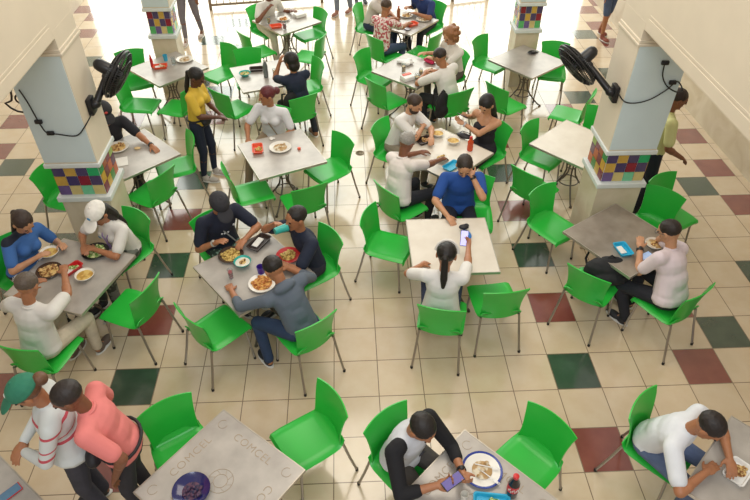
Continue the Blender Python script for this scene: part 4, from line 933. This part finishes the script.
# engraved tables
t = thing('fruit_bowl', 'dark blue glazed bowl on the engraved table', 'bowl', (-1.36, -1.27, ZT)); b = MB(); b.lathe([(0, 0), (.06, 0), (.115, .035), (.13, .05), (.127, .054), (.11, .045), (.05, .02), (0, .018)], k=32); b.build('bowl', M_navyd, t)
q = lump(pf('dark_mottle', ['15153c', '5a3a50'], 60), .09, .010, 10, t, 'leftover_sauce', 4, .02); q.location = (0, 0, .018)  # lumps mottled in dark blue and mauve
plate(.66, -1.20, .145, M_white, 'large white plate with a cobalt blue rim', F_crumb, rim=mat('cobalt_rim', '2c3f90', .2), n=5, fork=True, fr=.5)
M_cola = mat('cola_bottle_dark', '1c0f10', .12, coat=.5)
bottle(.83, -1.38, 'cola bottle with red cap and red label', M_cola, M_redp, .25, .041, band=mat('cola_red_label', 'd02a30', .4))
tray(.68, -1.46, -.15, .24, .15, M_bluep, 'light blue basket with lime at the frame edge', F_salad)
t = glass(.50, -1.40, M_white, 'small white cup by the light blue basket with lime', .028, .07, solid=True, name='cup')
phone(-2.61, -1.22, ZT+.006, (0, 0, -.75), 'phone with a red edge lying on the corner table', '4c6a80', .3, case=M_redp)
tray(2.46, -1.30, .7, .2, .14, M_foam, 'white food tray before the person in white at lower right', F_rice)

# ------------------------------------------------------------------ bags
M_bag = mat('black_bag_fabric', '17171b', .75, var=.2, bump=.5)
def backpack(x, y, z, rz, label, sx=.17, sy=.10, sz=.22, tilt=0):
    t = thing('backpack', label, 'backpack', (x, y, z), rz); t.rotation_euler = (tilt, 0, rz)
    b = MB(); b.ell((0, 0, sz), (sx, sy, sz)); b.ell((0, .0, sz*.5), (sx*1.02, sy*1.05, sz*.5)); b.ell((0, -.5*sy, sz*.7), (sx*.75, sy*.8, sz*.55)); link('bag_body', fuse2(b, .009), M_bag, t)
    for s in (-1, 1): b = MB(); b.tube([(s*sx*.5, sy*.5, sz*1.85), (s*sx*.65, sy*1.5, sz*1.7), (s*sx*.7, sy*1.7, sz), (s*sx*.6, sy*.9, sz*.25)], .012, 6); b.build('shoulder_strap', M_bag, t)
    b = MB(); b.tube([(-.04, 0, sz*1.95), (0, 0, sz*2.15), (.04, 0, sz*1.95)], .008, 6); b.build('grab_handle', M_bag, t)
    return t
backpack(2.32, .93, .47, R(355), 'black backpack slumped on the green chair at the brown table', .25, .12, .15, tilt=-.15)
backpack(-.99, 4.40, .46, R(28), 'dark backpack hanging behind the dark-haired woman', .13, .07, .19)
backpack(1.10, 4.36, .42, R(34), 'black bag hanging at the side of the man in white', .12, .07, .20)

# ------------------------------------------------------------------ fans, cables, wall iron, drain
def fan(mount, wallx, head, nrm, label):
    t = thing('wall_fan', label, 'fan', mount, 0, 'black wall fans on the near columns')
    M0 = Vector(mount); h = Vector(head)-M0; n = Vector(nrm).normalized(); q = rotfit(n); s = 1 if wallx > 0 else -1
    b = MB(); b.box((s*.025, 0, 0), (.05, .13, .17)); b.build('wall_bracket', M_blackp, t, bevel=.012)
    mo = h-n*.09
    b = MB(); el = Vector((s*.075, 0, .015)); b.cap((s*.03, 0, 0), .05, el, .045); b.cap(el, .036, el+(mo-el)*.85, .030); b.cap(el+(mo-el)*.80, .042, mo-Vector((0, 0, .03)), .035); b.build('arm', M_blackp, t)
    b = MB(); b.cap(mo-n*.09, .062, mo+n*.04, .068, 18); b.build('motor_housing', M_blackp, t)
    Rr = .245
    for nm, dz in (('rear_cage', -1), ('front_cage', 1)):
        b = MB()
        for rr_, z in ((Rr, 0), (Rr*.98, dz*.03), (Rr*.72, dz*.062), (.05, dz*.075)):
            b.tube([h+q@Vector((rr_*math.cos(a), rr_*math.sin(a), z)) for a in [i*PI/20 for i in range(40)]], .0045, 5, closed=True)
        for i in range(64):
            a = i*2*PI/64; b.tube([h+q@Vector((r_*math.cos(a+tw), r_*math.sin(a+tw), z)) for r_, z, tw in ((.045, dz*.075, 0), (Rr*.5, dz*.072, .05), (Rr*.85, dz*.05, .1), (Rr*.99, dz*.02, .12), (Rr, 0, .12))], .0030, 4)
        b.ell(h+q@Vector((0, 0, dz*.078)), (.052, .052, .008), q)
        b.build(nm, M_blackp, t)
    b = MB(); b.tube([h+q@Vector((Rr*1.01*math.cos(a), Rr*1.01*math.sin(a), 0)) for a in [i*PI/20 for i in range(40)]], .012, 6, closed=True); b.build('cage_ring', M_blackp, t)
    mb_ = mat('smoky_blade', '26252a', .25)
    for i in range(5):
        a0 = i*2*PI/5; vs = []
        for r_, w0, w1 in ((.04, -.25, .35), (.10, -.42, .55), (.17, -.40, .52), (.205, -.22, .38)):
            for k_, aa in enumerate((w0, (w0+w1)/2, w1)): vs.append(h+q@Vector((r_*math.cos(a0+aa), r_*math.sin(a0+aa), .022*(k_-1))))
        b = MB(); fs = [(r_*3+c, r_*3+c+1, r_*3+c+4, r_*3+c+3) for r_ in range(3) for c in range(2)]; n_ = len(vs)
        off = q@Vector((0, 0, .003)); vs2 = [v+off for v in vs]
        b.add([tuple(v) for v in vs+vs2], fs+[tuple(n_+x for x in f_[::-1]) for f_ in fs]); b.build('blade', mb_, t)
    b = MB(); b.cap(h-n*.03, .04, h+n*.035, .036); b.build('hub', M_blackp, t)
    return t
fan((-2.735, 2.17, 1.88), 1, (-2.47, 2.42, 2.08), (.85, -.10, -.50), 'black wall fan on the near column with pale blue front at picture left')
fan((2.46, 2.12, 1.93), -1, (2.10, 2.40, 2.10), (-.72, -.20, -.60), 'black wall fan on the near column with pale blue front at picture right')
def cord(pts, label, plugs):
    P = [Vector(p) for p in pts]; out = []
    for i in range(len(P)-1):
        p0, p1, p2, p3 = P[max(i-1, 0)], P[i], P[i+1], P[min(i+2, len(P)-1)]
        for k in range(5):
            u = k/5; out.append(.5*((2*p1)+(p2-p0)*u+(2*p0-5*p1+4*p2-p3)*u*u+(3*p1-p0-3*p2+p3)*u**3))
    out.append(P[-1])
    t = thing('power_cord', label, 'cord', out[0]); O = Vector(out[0])
    b = MB(); b.tube([p-O for p in out], .0065, 6); b.build('cable', M_blackp, t)
    for p in plugs: b = MB(); b.box(Vector(p)-O, (.07, .03, .04), .0); b.build('plug', M_blackp, t, bevel=.008)
yf = 1.925
cord([(-2.70, 2.15, 1.83), (-2.735, 1.93, 1.78), (-2.84, yf, 1.69), (-3.0, yf, 1.71), (-3.10, yf, 1.73), (-3.13, yf, 1.80), (-3.15, yf, 1.92), (-3.17, yf, 2.06), (-3.20, yf, 2.18)], 'black fan cord with plugs trailing over the left column front', [(-3.07, yf, 1.725), (-3.14, yf, 1.85)])
cord([(2.43, 2.1, 1.99), (2.45, 1.92, 1.95), (2.58, yf, 1.92), (2.72, yf, 1.96), (2.85, yf, 2.06), (2.92, yf, 2.14), (2.99, yf-.02, 2.06), (2.94, yf-.02, 2.04), (2.84, yf, 2.09), (2.76, yf, 2.20), (2.74, yf, 2.34)], 'black fan cord knotted at the edge of the right column front', [(2.88, yf, 2.13), (2.745, yf, 2.33)])
t = thing('iron_scroll_bracket', 'wrought iron scroll jutting from the left column side', 'bracket', (-3.27, 2.10, 1.98))
def spiral(c, r0, r1, a0, a1, n=26): return [(c[0]+(r0+(r1-r0)*i/n)*math.cos(a0+(a1-a0)*i/n), 0, c[1]+(r0+(r1-r0)*i/n)*math.sin(a0+(a1-a0)*i/n)) for i in range(n+1)]
mi = mat('black_wrought_iron', '3a302a', .5, .5)
b = MB(); b.tube([(0, 0, -.12), (-.06, 0, -.125), (-.12, 0, -.11), (-.17, 0, -.075), (-.205, 0, -.02), (-.17, 0, -.012), (-.135, 0, .005), (-.118, 0, .05), (-.108, 0, .10), (-.08, 0, .14), (-.04, 0, .155)], .010, 6); b.build('outer_scroll', mi, t)
b = MB(); b.tube(spiral((-.05, .01), .075, .012, -PI/2, 2.6*PI), .009, 6); b.build('inner_scroll', mi, t)
b = MB(); b.box((-.006, 0, 0), (.012, .04, .22)); b.build('wall_plate', mi, t, smooth=False)
t = thing('floor_drain', 'small round drain set in the tiles by a lone chair', 'drain', (-.06, 4.15, 0))
b = MB(); b.lathe([(0, .002), (.05, .002), (.055, .005), (.062, .004), (.064, 0)], k=24); b.build('drain_rim', mat('dull_brass', '7a6a50', .4, .6), t)
b = MB()
for i in range(6): a = i*PI/3; b.ell((.028*math.cos(a), .028*math.sin(a), .0032), (.008, .008, .002))
b.build('drain_holes', M_rubber, t)


bpy.data.scenes.remove(tmp_scene)
